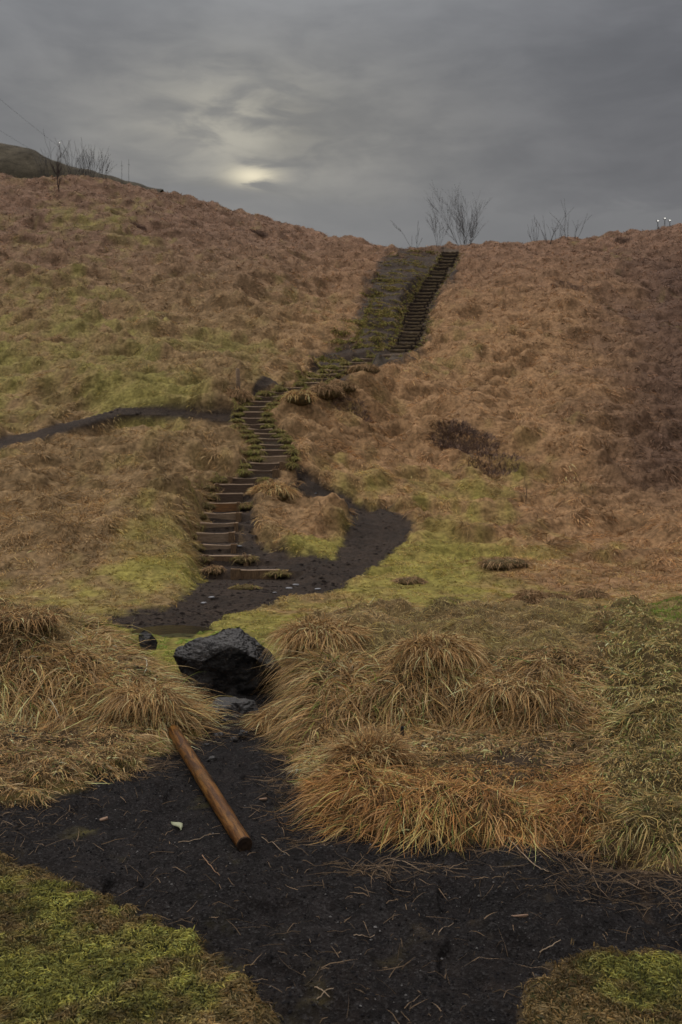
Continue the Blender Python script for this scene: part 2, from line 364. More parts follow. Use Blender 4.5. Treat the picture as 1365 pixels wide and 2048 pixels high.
s0 = steps_w[0]; carve(steps_w, .10, 1.0, (s0[0] - .5, s0[1] + .3, 17.9, -2.19)); carve(ups_w, .10, 1.0)
PYs = rowof(HT)

# ------------------------------------------------------------------ vegetation colours (albedo) and a painted right-edge vignette, laid out over the ground
GREEN = [(0,400,.3),(150,450,.45),(60,600,.35),(200,640,.55),(150,700,.7),(250,790,.95),(50,760,.6),(400,380,.1),(500,500,.08),(700,560,.15),
 (400,600,.2),(600,680,.3),(350,720,.5),(380,775,.8),(300,950,.3),(430,900,.45),(100,1000,.2),(60,1100,.2),(200,1100,.3),(320,1150,.75),(380,1050,.6),
 (150,1190,.6),(330,1200,.7),(560,1000,.0),(600,1040,.1),(640,1090,.7),(540,1050,.1),(700,960,.35),(720,850,.3),(820,900,.15),(1000,600,.05),(1200,700,0),(1300,900,0),(1000,800,.05),
 (900,1010,.55),(860,1090,1.0),(780,1160,.9),(1000,1080,.45),(1000,1180,.65),(1200,1150,.35),(1300,1050,.12),(1350,1190,.3),(620,1215,.8),(450,1260,1.0),(340,1262,1.2),
 (880,560,.2),(880,690,.3),(450,750,.4),(750,930,.6),(160,850,.35),(640,860,.1),(620,790,.05)]
def ctrl(px, py, pts, k=3):
    s = 0; ws = 0
    for a, b, v in pts:
        d2 = ((px - a) / 90) ** 2 + ((py - b) / 45) ** 2 + .05; w_ = d2 ** -1.6
        s = s + w_ * v; ws = ws + w_
    return s / ws
PYb = rowof(base)
Gm = ctrl(np.clip(PXg, -100, 1465), np.clip(PYb, 360, 1290), GREEN)
pn = fbm(Xg * .5, Yg * .35, 4, 71); pf = fbm(Xg * 2.2, Yg * 1.6, 3, 72)
Gm = sm(Gm + .34 * pn + .26 * pf, .26, 1.0)
DRY1 = np.array([.47, .275, .135]); DRY2 = np.array([.39, .255, .125]); PINK = np.array([.27, .158, .115]); VIGNETTE = np.array([.16, .095, .072])
GR = np.array([.42, .35, .09]); GR2 = np.array([.34, .28, .09]); EARTH = np.array([.044, .029, .019]); SANDC = np.array([.0150, .0120, .0110])
def lerp(a, b, t): return a * (1 - t[..., None]) + b * t[..., None]
def land_color():
    left = 1 - sm(PXg, 420, 760); top = 1 - sm(PYb, 430, 700)
    dry = lerp(np.broadcast_to(DRY1, PXg.shape + (3,)), DRY2, left * .9)
    dry = lerp(dry, PINK, top * .75)
    dry = lerp(dry, VIGNETTE, .8 * sm(PXg + 70 * pn, 1080, 1340) * sm(PYb, 440, 560) * (1 - sm(PYb, 900, 1080)))  # vignette darkening painted into the grass colour of the far right slope
    g = lerp(np.broadcast_to(GR, PXg.shape + (3,)), GR2, 1 - sm(PYb, 700, 1000))
    c = lerp(dry, g, Gm)
    return c
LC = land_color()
# near banks have their own colours
dryN = lerp(np.broadcast_to(np.array([.72, .455, .20]), PXg.shape + (3,)), np.array([.60, .38, .175]), sm(jn, -.5, .6))
topg = sm(fore, .56, .72) * .75 + .25 * sm(jn, .1, .7)
topg = np.where(PXg > 1190, topg * .45 + sm(fore, .70, .80) * .8 * sm(PXg, 1270, 1340), topg)
topg = np.where(PXg < 60, topg * .45, topg)
dryN = lerp(dryN, np.array([.36, .28, .12]), np.clip(topg, 0, 1) * .6)
rightm = sm(PXg, 1165, 1260)
dryN = lerp(dryN, np.array([.66, .47, .19]), rightm)
NC = dryN
soil_spot = np.maximum(np.exp(-((PXg - 300) / 52.) ** 2 - ((Yg - 9.2) / .5) ** 2), np.exp(-((PXg - 70) / 100.) ** 2 - ((Yg - 7.9) / .35) ** 2)) * .8
soil_spot = np.maximum(soil_spot, .7 * np.exp(-((PXg - 1030) / 90.) ** 2 - ((Yg - 7.0) / .35) ** 2))
under = lerp(LC * .55, LC * .55, Gm)
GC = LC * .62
GC = lerp(GC, EARTH, soil)
GC = lerp(GC, np.array([.060, .042, .030]), upper_m * .9)
nb = np.where(Yg < 14.5, sm(fore, .02, .1), 0)
GC = lerp(GC, NC * (.11 + .30 * np.clip(topg, 0, 1))[..., None], nb)
GC = lerp(GC, np.broadcast_to(np.array([.050, .036, .026]), GC.shape) * (1 + .5 * jf)[..., None], np.clip(soil_spot * 1.2, 0, 1) * nb)
GC = lerp(GC, np.broadcast_to(np.array([.045, .045, .016]), GC.shape), lawn * (Yg < 8))
brown = np.maximum(np.exp(-((PXg - 880) / 260.) ** 2 - ((Yg - 4.15) / .35) ** 2), .7 * np.exp(-((PXg - 200) / 190.) ** 2 - ((Yg - 7.3) / .3) ** 2)) * sm(jn + jf, -.4, .5)
sc = lerp(np.broadcast_to(SANDC, GC.shape), np.array([.020, .013, .009]), brown * .7)
edge = sm(polydist(PXg, PYn, LAWN1), -60, 0) * (Yg < 7.5)
sc = lerp(sc, np.array([.020, .014, .008]), edge * .6)
GC = lerp(GC, sc, np.clip(sand, 0, 1))
gully_c = np.where((Yg > 9) & (Yg < 11.6) & (fore < .05) & (PXg > 330) & (PXg < 565), 1 - sm(Yg, 10.6, 11.4), 0)
GC = lerp(GC, np.broadcast_to(np.array([.011, .0095, .0085]), GC.shape), gully_c)
GC = lerp(GC, np.array([.03, .03, .02]), puddle_m * .8)
GC = lerp(GC, np.broadcast_to(np.array([.12, .085, .055]), GC.shape), .8 * stairu_m)
GC = lerp(GC, np.broadcast_to(np.array([.075, .055, .035]), GC.shape), .7 * stair_m * (1 - sm(PYb, 900, 1000)))
soilA = np.clip(np.maximum.reduce([soil, sand, gully_c, lawn * 0]), 0, 1)

# materials
def mat(name): m = bpy.data.materials.new(name); m.use_nodes = True; m.node_tree.nodes.clear(); return m
def out(m, sh):
    o = N('ShaderNodeOutputMaterial', m.node_tree); lk(sh, o.inputs[0], m.node_tree); return m
def ground_mat():
    m = mat('ground_surface'); t = m.node_tree
    a = N('ShaderNodeAttribute', t, attribute_name='col'); s = N('ShaderNodeAttribute', t, attribute_name='soil')
    g = N('ShaderNodeNewGeometry', t); pos = g.outputs['Position']
    na = noise(9, 6, .65, pos, t); nb_ = noise(90, 3, .6, pos, t); ncc = noise(1.3, 4, .6, pos, t)
    v = mth('MULTIPLY_ADD', sstep(na, .3, .7, t), .8, .6, t)
    c = mixc(1.0, a.outputs['Color'], v, t, 'MULTIPLY')
    v2 = mth('MULTIPLY_ADD', sstep(ncc, .3, .7, t), .5, .75, t)
    c = mixc(1.0, c, v2, t, 'MULTIPLY')
    vo = N('ShaderNodeTexVoronoi', t); vo.inputs['Scale'].default_value = 85; lk(pos, vo.inputs['Vector'], t)
    sepc = N('ShaderNodeSeparateColor', t); lk(vo.outputs['Color'], sepc.inputs[0], t)
    grain = mth('POWER', sepc.outputs[0], 4.0, tree=t)
    c = mixc(mth('MULTIPLY', s.outputs['Fac'], mth('MULTIPLY', grain, .35, tree=t), tree=t), c, (.10, .092, .088), t)
    p = N('ShaderNodeBsdfPrincipled', t); lk(c, p.inputs['Base Color'], t)
    p.inputs['Specular IOR Level'].default_value = .10
    lk(mth('MULTIPLY_ADD', s.outputs['Fac'], -.22, .92, t), p.inputs['Roughness'], t)
    hh = mth('ADD', mth('MULTIPLY', noise(28, 6, .75, pos, t), .03, tree=t), mth('MULTIPLY', mth('MULTIPLY', vo.outputs['Distance'], s.outputs['Fac'], tree=t), .012, tree=t), tree=t)
    bp = N('ShaderNodeBump', t); bp.inputs['Strength'].default_value = .8; bp.inputs['Distance'].default_value = 1.0; lk(hh, bp.inputs['Height'], t)
    lk(bp.outputs[0], p.inputs['Normal'], t)
    return out(m, p.outputs[0])
GM = ground_mat()
def blade_mat(name, transl=.35, rough=.65, spec=.25):
    m = mat(name); t = m.node_tree
    a = N('ShaderNodeAttribute', t, attribute_name='col')
    p = N('ShaderNodeBsdfPrincipled', t); lk(a.outputs['Color'], p.inputs['Base Color'], t)
    p.inputs['Roughness'].default_value = rough; p.inputs['Specular IOR Level'].default_value = spec
    tr = N('ShaderNodeBsdfTranslucent', t); lk(a.outputs['Color'], tr.inputs[0], t)
    x = N('ShaderNodeMixShader', t); x.inputs[0].default_value = transl
    lk(p.outputs[0], x.inputs[1], t); lk(tr.outputs[0], x.inputs[2], t)
    return out(m, x.outputs[0])
BM = blade_mat('grass_blades'); BF = blade_mat('far_grass', .25, .8, .1)
def plain_mat(name, c1, c2, scale=6, rough=.7, bump=.01, bscale=20, spec=.3, stretch=None, extra=None):
    m = mat(name); t = m.node_tree
    tcn = N('ShaderNodeTexCoord', t); vec = tcn.outputs['Object']
    if stretch:
        mp = N('ShaderNodeMapping', t); mp.inputs['Scale'].default_value = stretch; lk(vec, mp.inputs[0], t); vec = mp.outputs[0]
    n = noise(scale, 6, .62, vec, t, .4); c = mixc(sstep(n, .3, .7, t), c1, c2, t)
    if extra: c = extra(t, c, vec, tcn)
    p = N('ShaderNodeBsdfPrincipled', t); lk(c, p.inputs['Base Color'], t); p.inputs['Roughness'].default_value = rough
    p.inputs['Specular IOR Level'].default_value = spec
    bp = N('ShaderNodeBump', t); bp.inputs['Distance'].default_value = bump; bp.inputs['Strength'].default_value = 1; lk(noise(bscale, 6, .7, vec, t), bp.inputs['Height'], t)
    lk(bp.outputs[0], p.inputs['Normal'], t)
    return out(m, p.outputs[0])

# ground sheets: split by face into grassland, black sand path, earth path
cls = np.zeros((NY, NX), np.int8)
cls[(sand > .5) | (gully_c > .5)] = 1
cls[(soil > .5) & (Yg > 12)] = 2
fcls = cls[:-1, :-1]
idx = np.arange(NX * NY).reshape(NY, NX)
quads = np.stack([idx[:-1, :-1], idx[:-1, 1:], idx[1:, 1:], idx[1:, :-1]], -1)
P3 = np.stack([Xg, Yg, HT], -1).reshape(-1, 3)
for k, nm in ((0, 'ground'), (1, 'sand_path'), (2, 'earth_path')):
    q = quads[fcls == k]; used, inv = np.unique(q, return_inverse=True)
    me = mesh_np(nm, P3[used], inv.ravel(), np.arange(len(q)) * 4, True, GC.reshape(-1, 3)[used], {'soil': soilA.reshape(-1)[used]})
    tag(link(nm, me, GM), kind='structure')
# wide surrounding land out to the horizon, lying lower than everything above
def ring_ground():
    bm = bmesh.new(); R = [0, 60, 120, 190]; rings = []
    for r in R:
        rings.append([bm.verts.new((math.cos(a) * r, 20 + math.sin(a) * r, -2.75)) for a in np.linspace(0, 2 * math.pi, 49)[:-1]] if r else [bm.verts.new((0, 20, -2.75))])
    for i in range(48):
        bm.faces.new((rings[0][0], rings[1][i], rings[1][(i+1) % 48]))
        for a, b in zip(rings[1:-1], rings[2:]): bm.faces.new((a[i], b[i], b[(i+1) % 48], a[(i+1) % 48]))
    me = bpy.data.meshes.new('terrain'); bm.to_mesh(me); bm.free()
    tag(link('terrain', me, plain_mat('far_land', (.10, .08, .04), (.06, .06, .03), .05)), kind='structure')
ring_ground()
# the darker hill behind the left ridge
def far_hill():
    xs = np.linspace(-1300, 330, 130); ys = np.linspace(96, 170, 40); V = []; 
    for y in ys:
        for p in xs:
            x = (p - HX) / F * 118 ; top = float(np.interp(p, [-1300, -300, 0, 60, 110, 160, 220, 330], [200, 262, 291, 304, 322, 338, 352, 385]))
            zt = (HY - top) / F * 118; s = math.exp(-((y - 118) / (20 if y < 118 else 40)) ** 2)
            V.append((x, y, -2.5 + (zt + 2.5) * s))
    V = np.array(V); V[:, 2] += 1.0 * fbm(V[:, 0] * .3, V[:, 1] * .3, 3, 81) * .5
    ii = np.arange(len(V)).reshape(40, 130); q = np.stack([ii[:-1, :-1], ii[:-1, 1:], ii[1:, 1:], ii[1:, :-1]], -1).reshape(-1, 4)
    cc_ = np.tile(np.array([[.075, .062, .042]]), (len(V), 1)) * (1 + .4 * fbm(V[:, 0] * .6, V[:, 1] * .6, 3, 82))[:, None]
    me = mesh_np('hill', V, q.ravel(), np.arange(len(q)) * 4, True, cc_, {'soil': np.zeros(len(V))})
    tag(link('hill', me, GM), kind='structure')
far_hill()

# ------------------------------------------------------------------ grass
def unit(v): return v / np.maximum(np.linalg.norm(v, axis=-1, keepdims=True), 1e-9)
def blades_mesh(name, root, d, L, W, droop, col, segs=3, clear=.006, follow=True, curl=.0, face=None):
    n = len(root); t = np.linspace(0, 1, segs + 1)
    P = root[:, None, :] + d[:, None, :] * (L[:, None] * t)[..., None]
    P[..., 2] -= droop[:, None] * L[:, None] * t ** 2
    sidev = unit(np.cross(d, np.array([0, 0, 1.0]) + .3 * rng.normal(size=(n, 3))))
    P += sidev[:, None, :] * (curl * rng.normal(size=n)[:, None] * L[:, None] * t ** 2)[..., None]
    if follow:
        g = hz(P[..., 0], P[..., 1]) + clear * (1 + 2 * rng.random(n))[:, None] * (t > 0)
        P[..., 2] = np.maximum(P[..., 2], np.where(t > 0, g, P[..., 2]))
    tw = rng.normal(size=n) * .9
    upv = unit(np.cross(sidev, d)); sv = unit(sidev * np.cos(tw)[:, None] + upv * np.sin(tw)[:, None])
    wp = np.array([1, .95, .75, .45, .3])[:segs] if segs > 2 else np.array([1, .7])
    V = np.empty((n, 2 * segs + 1, 3))
    for i in range(segs):
        V[:, 2*i] = P[:, i] - sv * (W * .5 * wp[i])[:, None]; V[:, 2*i+1] = P[:, i] + sv * (W * .5 * wp[i])[:, None]
    V[:, -1] = P[:, -1]
    nv = 2 * segs + 1; lp = []
    for i in range(segs - 1): lp += [2*i, 2*i+1, 2*i+3, 2*i+2]
    lp += [2*segs-2, 2*segs-1, 2*segs]; st = [4*i for i in range(segs - 1)] + [4 * (segs - 1)]
    lp = np.array(lp); st = np.array(st)
    loops = (lp[None] + (np.arange(n) * nv)[:, None]).ravel(); starts = (st[None] + (np.arange(n) * len(lp))[:, None]).ravel()
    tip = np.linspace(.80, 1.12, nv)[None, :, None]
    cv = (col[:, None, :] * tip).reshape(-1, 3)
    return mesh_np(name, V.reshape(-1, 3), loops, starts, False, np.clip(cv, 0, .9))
def grad(x, y, e=.12):
    gx_ = (hz(x + e, y) - hz(x - e, y)) / (2 * e); gy_ = (hz(x, y + e) - hz(x, y - e)) / (2 * e); return gx_, gy_
def scatter(n, pxr, yr, power=0.0):
    px = rng.uniform(*pxr, n); u = rng.random(n)
    y = np.exp(math.log(yr[0]) + u * math.log(yr[1] / yr[0])) if power == 0 else (yr[0]**power + u * (yr[1]**power - yr[0]**power)) ** (1 / power)
    return (px - HX) / F * y, y, px
def clumped(x, y, cell, pull, seed):
    """assign points to jittered-grid clumps; returns offset to the clump centre and a per-clump random"""
    cx = np.floor(x / cell); cy = np.floor(y / cell)
    bx = None; bd = np.full(len(x), 1e9); ox = np.zeros(len(x)); oy = np.zeros(len(x)); r = np.zeros(len(x)); r2 = np.zeros(len(x))
    def hs(a, b, s):
        v = np.sin(a * 127.1 + b * 311.7 + s * 74.7) * 43758.5453; return v - np.floor(v)
    for i in (-1, 0, 1):
        for j in (-1, 0, 1):
            a = cx + i; b = cy + j; qx = (a + hs(a, b, seed)) * cell; qy = (b + hs(a, b, seed + 1)) * cell
            dd = (qx - x) ** 2 + (qy - y) ** 2; m = dd < bd
            bd = np.where(m, dd, bd); ox = np.where(m, x - qx, ox); oy = np.where(m, y - qy, oy); r = np.where(m, hs(a, b, seed + 2), r); r2 = np.where(m, hs(a, b, seed + 3), r2)
    return ox, oy, np.sqrt(bd), r, r2
def grass(name, x, y, L, W, colbase, cell, spread, slope_k, up, droop, seed, label, mat_=None, segs=3, colvar=.25, curl=.12, pull=.35, darken=.0, lie=None, flow=0.0, jit_=.35):
    ox, oy, dd, r, r2 = clumped(x, y, cell, 0, seed)
    x = x - ox * pull; y = y - oy * pull
    gxx, gyy = grad(x, y)
    z = hz(x, y) - .01
    n = len(x); th = rng.uniform(0, 2 * math.pi, n); wob = 2 * math.pi * r
    dx = spread * ox / cell + jit_ * np.cos(th) - slope_k * gxx + .35 * np.cos(wob); dy = spread * oy / cell + jit_ * np.sin(th) - slope_k * gyy + .35 * np.sin(wob)
    if flow: dx = dx + flow * fbm(x * 2.6, y * 2.6, 3, seed + 7); dy = dy + flow * fbm(x * 2.6, y * 2.6, 3, seed + 11)
    dz = up * (1 + .5 * rng.normal(size=n)) 
    d = unit(np.stack([dx, dy, np.maximum(dz, .02)], -1))
    LL = L * (.55 + .6 * rng.random(n)) * (.75 + .5 * r2); WW = W * (.6 + .8 * rng.random(n))
    col = colbase * (1 + colvar * rng.normal(size=n))[:, None] * (.72 + .5 * r)[:, None]
    col = col * (1 + np.array([.06, 0, -.1]) * rng.normal(size=n)[:, None])
    me = blades_mesh(name, np.stack([x, y, z], -1), d, LL, WW, droop * (.6 + .8 * rng.random(n)), np.clip(col, .01, .85), segs, curl=curl)
    o = link(name, me, mat_ or BM); tag(o, label, 'grass', None, 'stuff'); return o

# banks of long straw beside the sand
def bankgrass(name, n, pxr, yr, label, seed):
    x, y, px = scatter(n, pxr, yr, .6)
    h = gsample(fore, x, y); keep = (h > .02) & (rng.random(n) > gsample(soil_spot, x, y) * .95)
    x, y, px, h = x[keep], y[keep], px[keep], h[keep]
    topf = np.clip(gsample(topg, x, y), 0, 1); rm = gsample(rightm, x, y)
    flat = (rng.random(len(x)) < sm(topf, .35, .75))
    gxx, gyy = grad(x, y, .38); sl = np.hypot(gxx, gyy); steep = np.clip(sl / .7, 0, 1)
    ci = gsample(NC, x, y)
    wid = np.where(rng.random(len(x)) < .15, 1.5, .9)
    # long drooping straw on the faces
    k = ~flat
    lowr = ((y < 6.9) & (px > 600) & (px < 1200))[k]
    L = np.where(lowr & (y[k] < 6.45), .24, .075 + .24 * sm(steep[k], .25, .8)) * (1 - .30 * rm[k]) * np.where(lowr, .82, 1.0) * (.65 + .35 * sm(px[k], 560, 650) if pxr[0] > 400 else 1.0); W = .0066 * wid[k] * (y[k] / 8)
    c = np.where(lowr[:, None], ci[k] * np.array([1.15, .97, .82]), ci[k])
    c = c * np.exp(.28 * fbm(x[k] * 1.3, y[k] * 1.9, 3, seed + 5))[:, None]
    gr = rng.random(k.sum()) < .05 + .07 * topf[k] + .10 * rm[k]; c = np.where(gr[:, None], np.array([.21, .25, .06]), c)
    dk = rng.random(k.sum()) < .28; c = np.where((dk & ~gr)[:, None], c * .42, c); li = rng.random(k.sum()) < .14; c = np.where((li & ~gr)[:, None], c * 1.5, c)
    half = rng.random(k.sum()) < .5
    uu = rng.random(k.sum()); A = uu < .42; B = (uu >= .42) & (uu < .76); D = uu >= .76
    for m, cell, sp, cu, sd_, sk, jt, up, dr, fl, lf, cf in ((A, .37, .45, .25, seed, 1.5, .55, .5, .75, .9, 1.15, 1.0), (B, .16, .4, .45, seed + 50, 1.1, .8, .45, .7, 1.2, .75, .9), (D, .2, .1, .35, seed + 90, .5, 1.0, .28, .35, .9, .8, 1.15)):
        kk = np.where(k)[0][m]
        o = grass(name, x[kk], y[kk], L[m] * lf * np.exp(.25 * rng.normal(size=m.sum())), W[m], c[m] * cf, cell, sp, sk, up, dr, sd_, label, segs=4, colvar=.34, curl=cu, pull=.15, flow=fl, jit_=jt)
    # short turf mixed with soil on the crowns
    k = flat; n2_ = k.sum(); mixg = sm(fbm(x[k] * 2.1, y[k] * 2.1, 3, seed + 9), -.4, .5)
    mixg = mixg * .6 * (1 - rm[k]) + rm[k] * sm(px[k], 1270, 1340)
    c = lerp(np.broadcast_to(np.array([.60, .42, .20]), (n2_, 3)), np.array([.40, .36, .11]), np.clip(mixg * .8, 0, 1))
    vivid = (px[k] > 1285)[:, None] & (rng.random(n2_) < .7)[:, None]
    c = np.where(vivid, np.array([.22, .32, .04]), c)
    L = .055 + .05 * rng.random(n2_); W = .0042 * (y[k] / 8) * wid[k]
    o2 = grass(name, x[k], y[k], L, W, c, .11, .9, .9, .6, .6, seed + 80, label, segs=3, colvar=.3, curl=.35, pull=.2)
    tops.append(o2)
tops = []
bankgrass('dry_grass', 88000, (-420, 425), (6.4, 12.5), 'long drooping straw grass covering the bank left of the black boulder', 3)
bankgrass('dry_grass', 168000, (505, 1700), (5.2, 13.0), 'long matted straw grass covering the bank right of the black boulder', 8)

# lawns in the near corners
def lawngrass(name, n, pxr, label, seed):
    x, y, px = scatter(n, pxr, (2.9, 6.4), 1.0)
    m = gsample(lawn, x, y); keep = (rng.random(n) < m * 1.1); x, y = x[keep], y[keep]
    g = sm(fbm(x * 2.3, y * 2.3, 3, 91) + .5 * fbm(x * 9, y * 9, 2, 92), -.5, .5)
    e = gsample(lawn, x, y); g = g * sm(e, .6, 1.0)
    c = lerp(np.broadcast_to(np.array([.24, .16, .065]), (len(x), 3)), np.array([.33, .31, .07]), g)
    return grass(name, x, y, .048 + 0 * x, .0055 + 0 * x, c * (1 + .45 * fbm(x * 7, y * 7, 3, 99))[:, None], .09, 1.0, .2, .75, .55, seed, label, segs=3, colvar=.38, curl=.5, pull=.2)
lawngrass('short_grass', 95000, (-250, 640), 'short mossy green turf in the near left corner beside the black sand', 14)
lawngrass('short_grass', 60000, (960, 1640), 'short dark mossy turf in the near right corner beside the black sand', 15)

# meadow between the banks and the hill, then the hillside
def meadow():
    n = 120000; x, y, px = scatter(n, (-500, 1900), (10.6, 24), 0)
    s = np.maximum(gsample(soilA, x, y), gsample(puddle_m, x, y) * 1.3); keep = (rng.random(n) > s * 1.25) & (gsample(fore, x, y) < .5); x, y = x[keep], y[keep]
    G = gsample(Gm, x, y); c = gsample(LC, x, y)
    wet = np.exp(-(((HX + F * x / y) - 400) / 150) ** 2 - ((y - 13.2) / 1.6) ** 2)
    c = lerp(c, np.array([.22, .36, .06]), np.clip(wet, 0, 1))
    vm = fbm(x * 1.6, y * 1.1, 4, 98); c = lerp(c, np.array([.46, .32, .14]), np.clip(.25 + .9 * vm + .3 * rng.normal(size=len(x)), 0, .85) * (1 - .8 * np.clip(wet, 0, 1)))
    c = c * (1.2 + .3 * vm)[:, None]
    L = .08 + .10 * (1 - G); W = .0105 * (y / 16)
    grass('meadow_grass', x, y, L, W, c, .45, .8, .8, .6, .6, 22, 'short yellow green meadow grass between the banks and the hill', BF, segs=3, colvar=.25, curl=.2)
meadow()
tbnd = sm(fbm(Xg * .5, Yg * 1.3, 3, 88), -.25, .25)
def hillgrass(name, n, pxr, label, seed):
    x, y, px = scatter(n, pxr, (20, 96), 0)
    s = np.clip(gsample(soil, x, y), 0, 1); u = gsample(upper_m, x, y) * (1 - gsample(stairu_m, x, y)); keep = rng.random(n) > np.minimum((s - .28 * u * gsample(tbnd, x, y)) * 1.25, 1)
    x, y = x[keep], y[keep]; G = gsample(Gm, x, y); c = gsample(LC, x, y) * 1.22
    G_ = G; c = c * (1 - .45 * u[keep])[:, None]; L = (.30 - .17 * G_) * (1 + .2 * (y > 50)); W = .019 * (y / 34) * (1 - .25 * G_)
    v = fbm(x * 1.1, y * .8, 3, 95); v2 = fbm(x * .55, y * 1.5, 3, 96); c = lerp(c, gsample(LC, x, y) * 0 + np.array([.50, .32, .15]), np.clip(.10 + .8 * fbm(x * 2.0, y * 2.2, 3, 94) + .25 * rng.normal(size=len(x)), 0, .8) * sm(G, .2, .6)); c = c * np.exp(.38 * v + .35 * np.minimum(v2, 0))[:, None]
    grass(name, x, y, L, W, c, .85, .9, 1.1, .33, .55, seed, label, BF, segs=3, colvar=.2, curl=.2, pull=.35)
hillgrass('hillside_grass', 130000, (-700, 560), 'brown and green tussocky grass over the slope left of the steps', 31)
hillgrass('hillside_grass', 150000, (560, 2050), 'orange brown draped grass over the slope right of the steps', 32)

def fringe():
    n = 60000; x, y, px = scatter(n, (-200, 1000), (14.5, 48), 0); m = gsample(soil, x, y); keep = (m > .03) & (m < .80) & (rng.random(n) < .6); x, y = x[keep], y[keep]
    c = gsample(LC, x, y) * 1.1; q = rng.random(len(x))[:, None]; c = c * (1 - .45 * q)
    grass('path_edge_grass', x, y, .10 + .08 * rng.random(len(x)), .012 * y / 22, c, .35, .9, .8, .5, .7, 77, 'thin trampled grass along the edges of the dirt paths', BF, segs=3, colvar=.35, curl=.25, pull=.55)
fringe()
def path_crumbs():
    n = 9000; x, y, px = scatter(n, (150, 900), (14, 34), 0); keep = gsample(soil, x, y) > .7; x, y = x[keep], y[keep]; n = len(x)
    r = .012 + .05 * rng.random(n) ** 4; O = np.array([[1,0,0],[-1,0,0],[0,1,0],[0,-1,0],[0,0,1],[0,0,-1]], float)
    V = O[None] * (r[:, None, None] * (.6 + .8 * rng.random((n, 6, 1)))); V[..., 2] *= .5; V = V + np.stack([x, y, hz(x, y)], -1)[:, None]
    Fc = np.array([[0,2,4],[2,1,4],[1,3,4],[3,0,4]]); loops = (Fc.ravel()[None] + (np.arange(n) * 6)[:, None]).ravel()
    c = np.array([[.05, .036, .029]]) * (.4 + 1.6 * rng.random(n) ** 3)[:, None]
    tag(link('dirt_clods', mesh_np('dirt_clods', V.reshape(-1, 3), loops, np.arange(n * 4) * 3, False, np.repeat(c, 6, 0)), BF), 'small clods and grit on the trodden dirt paths', 'clods', None, 'stuff')
path_crumbs()
# fallen straw on the sand
def litter():
    n = 42000; x, y, px = scatter(n, (-200, 1500), (3.6, 9.6), .8)
    fl = gsample(fore, x, y); s = gsample(sand, x, y)
    near_bank = np.zeros(n)
    for dx, dy in ((.3, 0), (-.3, 0), (0, .35), (0, .7), (.25, .3), (-.25, .3)): near_bank = np.maximum(near_bank, np.clip(gsample(fore, x + dx, y + dy) * 6, 0, 1))
    p = s * (.06 + .75 * near_bank * sm(fbm(x * 2, y * 2, 2, 97), -.7, .3)); keep = rng.random(n) < p; x, y = x[keep], y[keep]; n = len(x)
    th = rng.uniform(0, 6.283, n)
    d = unit(np.stack([np.cos(th), np.sin(th), .03 + .10 * rng.random(n)], -1))
    L = (.02 + .17 * rng.random(n) ** 2.6) * (1 + .8 * near_bank[keep]); c = np.array([.36, .24, .14]) * (.3 + .7 * rng.random(n))[:, None]
    me = blades_mesh('straw_litter', np.stack([x, y, hz(x, y) + .004], -1), d, L, .0026 + .0028 * rng.random(n), .1 * np.ones(n), c, 4, clear=.006, curl=.14)
    tag(link('straw_litter', me, BM), 'scattered bits of dead straw lying on the black sand', 'straw', None, 'stuff')
litter()
# crumbs of lava gravel
def crumbs():
    n = 45000; x, y, px = scatter(n, (-250, 1600), (3.3, 9.8), 1.0)
    keep = (gsample(sand, x, y) > .4); x, y = x[keep], y[keep]; n = len(x)
    r = .0022 + .0075 * rng.random(n) ** 5; O = np.array([[1,0,0],[-1,0,0],[0,1,0],[0,-1,0],[0,0,1],[0,0,-1]], float)
    V = O[None] * (r[:, None, None] * (.7 + .6 * rng.random((n, 6, 1)))); th = rng.uniform(0, 6.28, n)
    cs, sn = np.cos(th)[:, None], np.sin(th)[:, None]; vx = V[..., 0] * cs - V[..., 1] * sn; vy = V[..., 0] * sn + V[..., 1] * cs
    V = np.stack([vx, vy, V[..., 2] * .7 + .35 * r[:, None]], -1) + np.stack([x, y, hz(x, y)], -1)[:, None]
    Fc = np.array([[0,2,4],[2,1,4],[1,3,4],[3,0,4],[2,0,5],[1,2,5],[3,1,5],[0,3,5]])
    loops = (Fc.ravel()[None] + (np.arange(n) * 6)[:, None]).ravel()
    c = np.where(rng.random(n)[:, None] < .08, np.array([[.16, .15, .14]]), np.array([[.022, .020, .021]])) * (.5 + rng.random(n))[:, None]
    me = mesh_np('gravel', V.reshape(-1, 3), loops, np.arange(n * 8) * 3, False, np.repeat(c, 6, 0))
    tag(link('gravel', me, BF), 'fine black lava gravel strewn over the sand path', 'gravel', None, 'stuff')
crumbs()

# ================================================================== objects
from mathutils import noise as mn
def at(px, py, y): return Vector(((px - HX) / F * y, y, (HY - py) / F * y))
def P(name, bm, m, parent=None, smooth=False):
    me = bpy.data.meshes.new(name)
    if smooth:
        for f in bm.faces: f.smooth = True
    bm.to_mesh(me); bm.free(); return link(name, me, m, parent)
def bm_box(bm, x0, x1, y0, y1, z0, z1, nx=1, bev=0.0, fn=None):
    """box cut along x; fn(x) gives the lift of the top edge"""
    secs = []
    for i in range(nx + 1):
        x = x0 + (x1 - x0) * i / nx; l = fn(x) if fn else 0
        secs.append([bm.verts.new(p) for p in ((x, y0, z0), (x, y0, z1 + l - bev), (x, y0 + bev, z1 + l), (x, y1 - bev, z1 + l), (x, y1, z1 + l - bev), (x, y1, z0))] if bev else
                    [bm.verts.new(p) for p in ((x, y0, z0), (x, y0, z1 + l), (x, y1, z1 + l), (x, y1, z0))])
    m = len(secs[0])
    for a, b in zip(secs[:-1], secs[1:]):
        for i in range(m): bm.faces.new((a[i], a[(i+1) % m], b[(i+1) % m], b[i]))
    bm.faces.new(secs[0][::-1]); bm.faces.new(secs[-1])
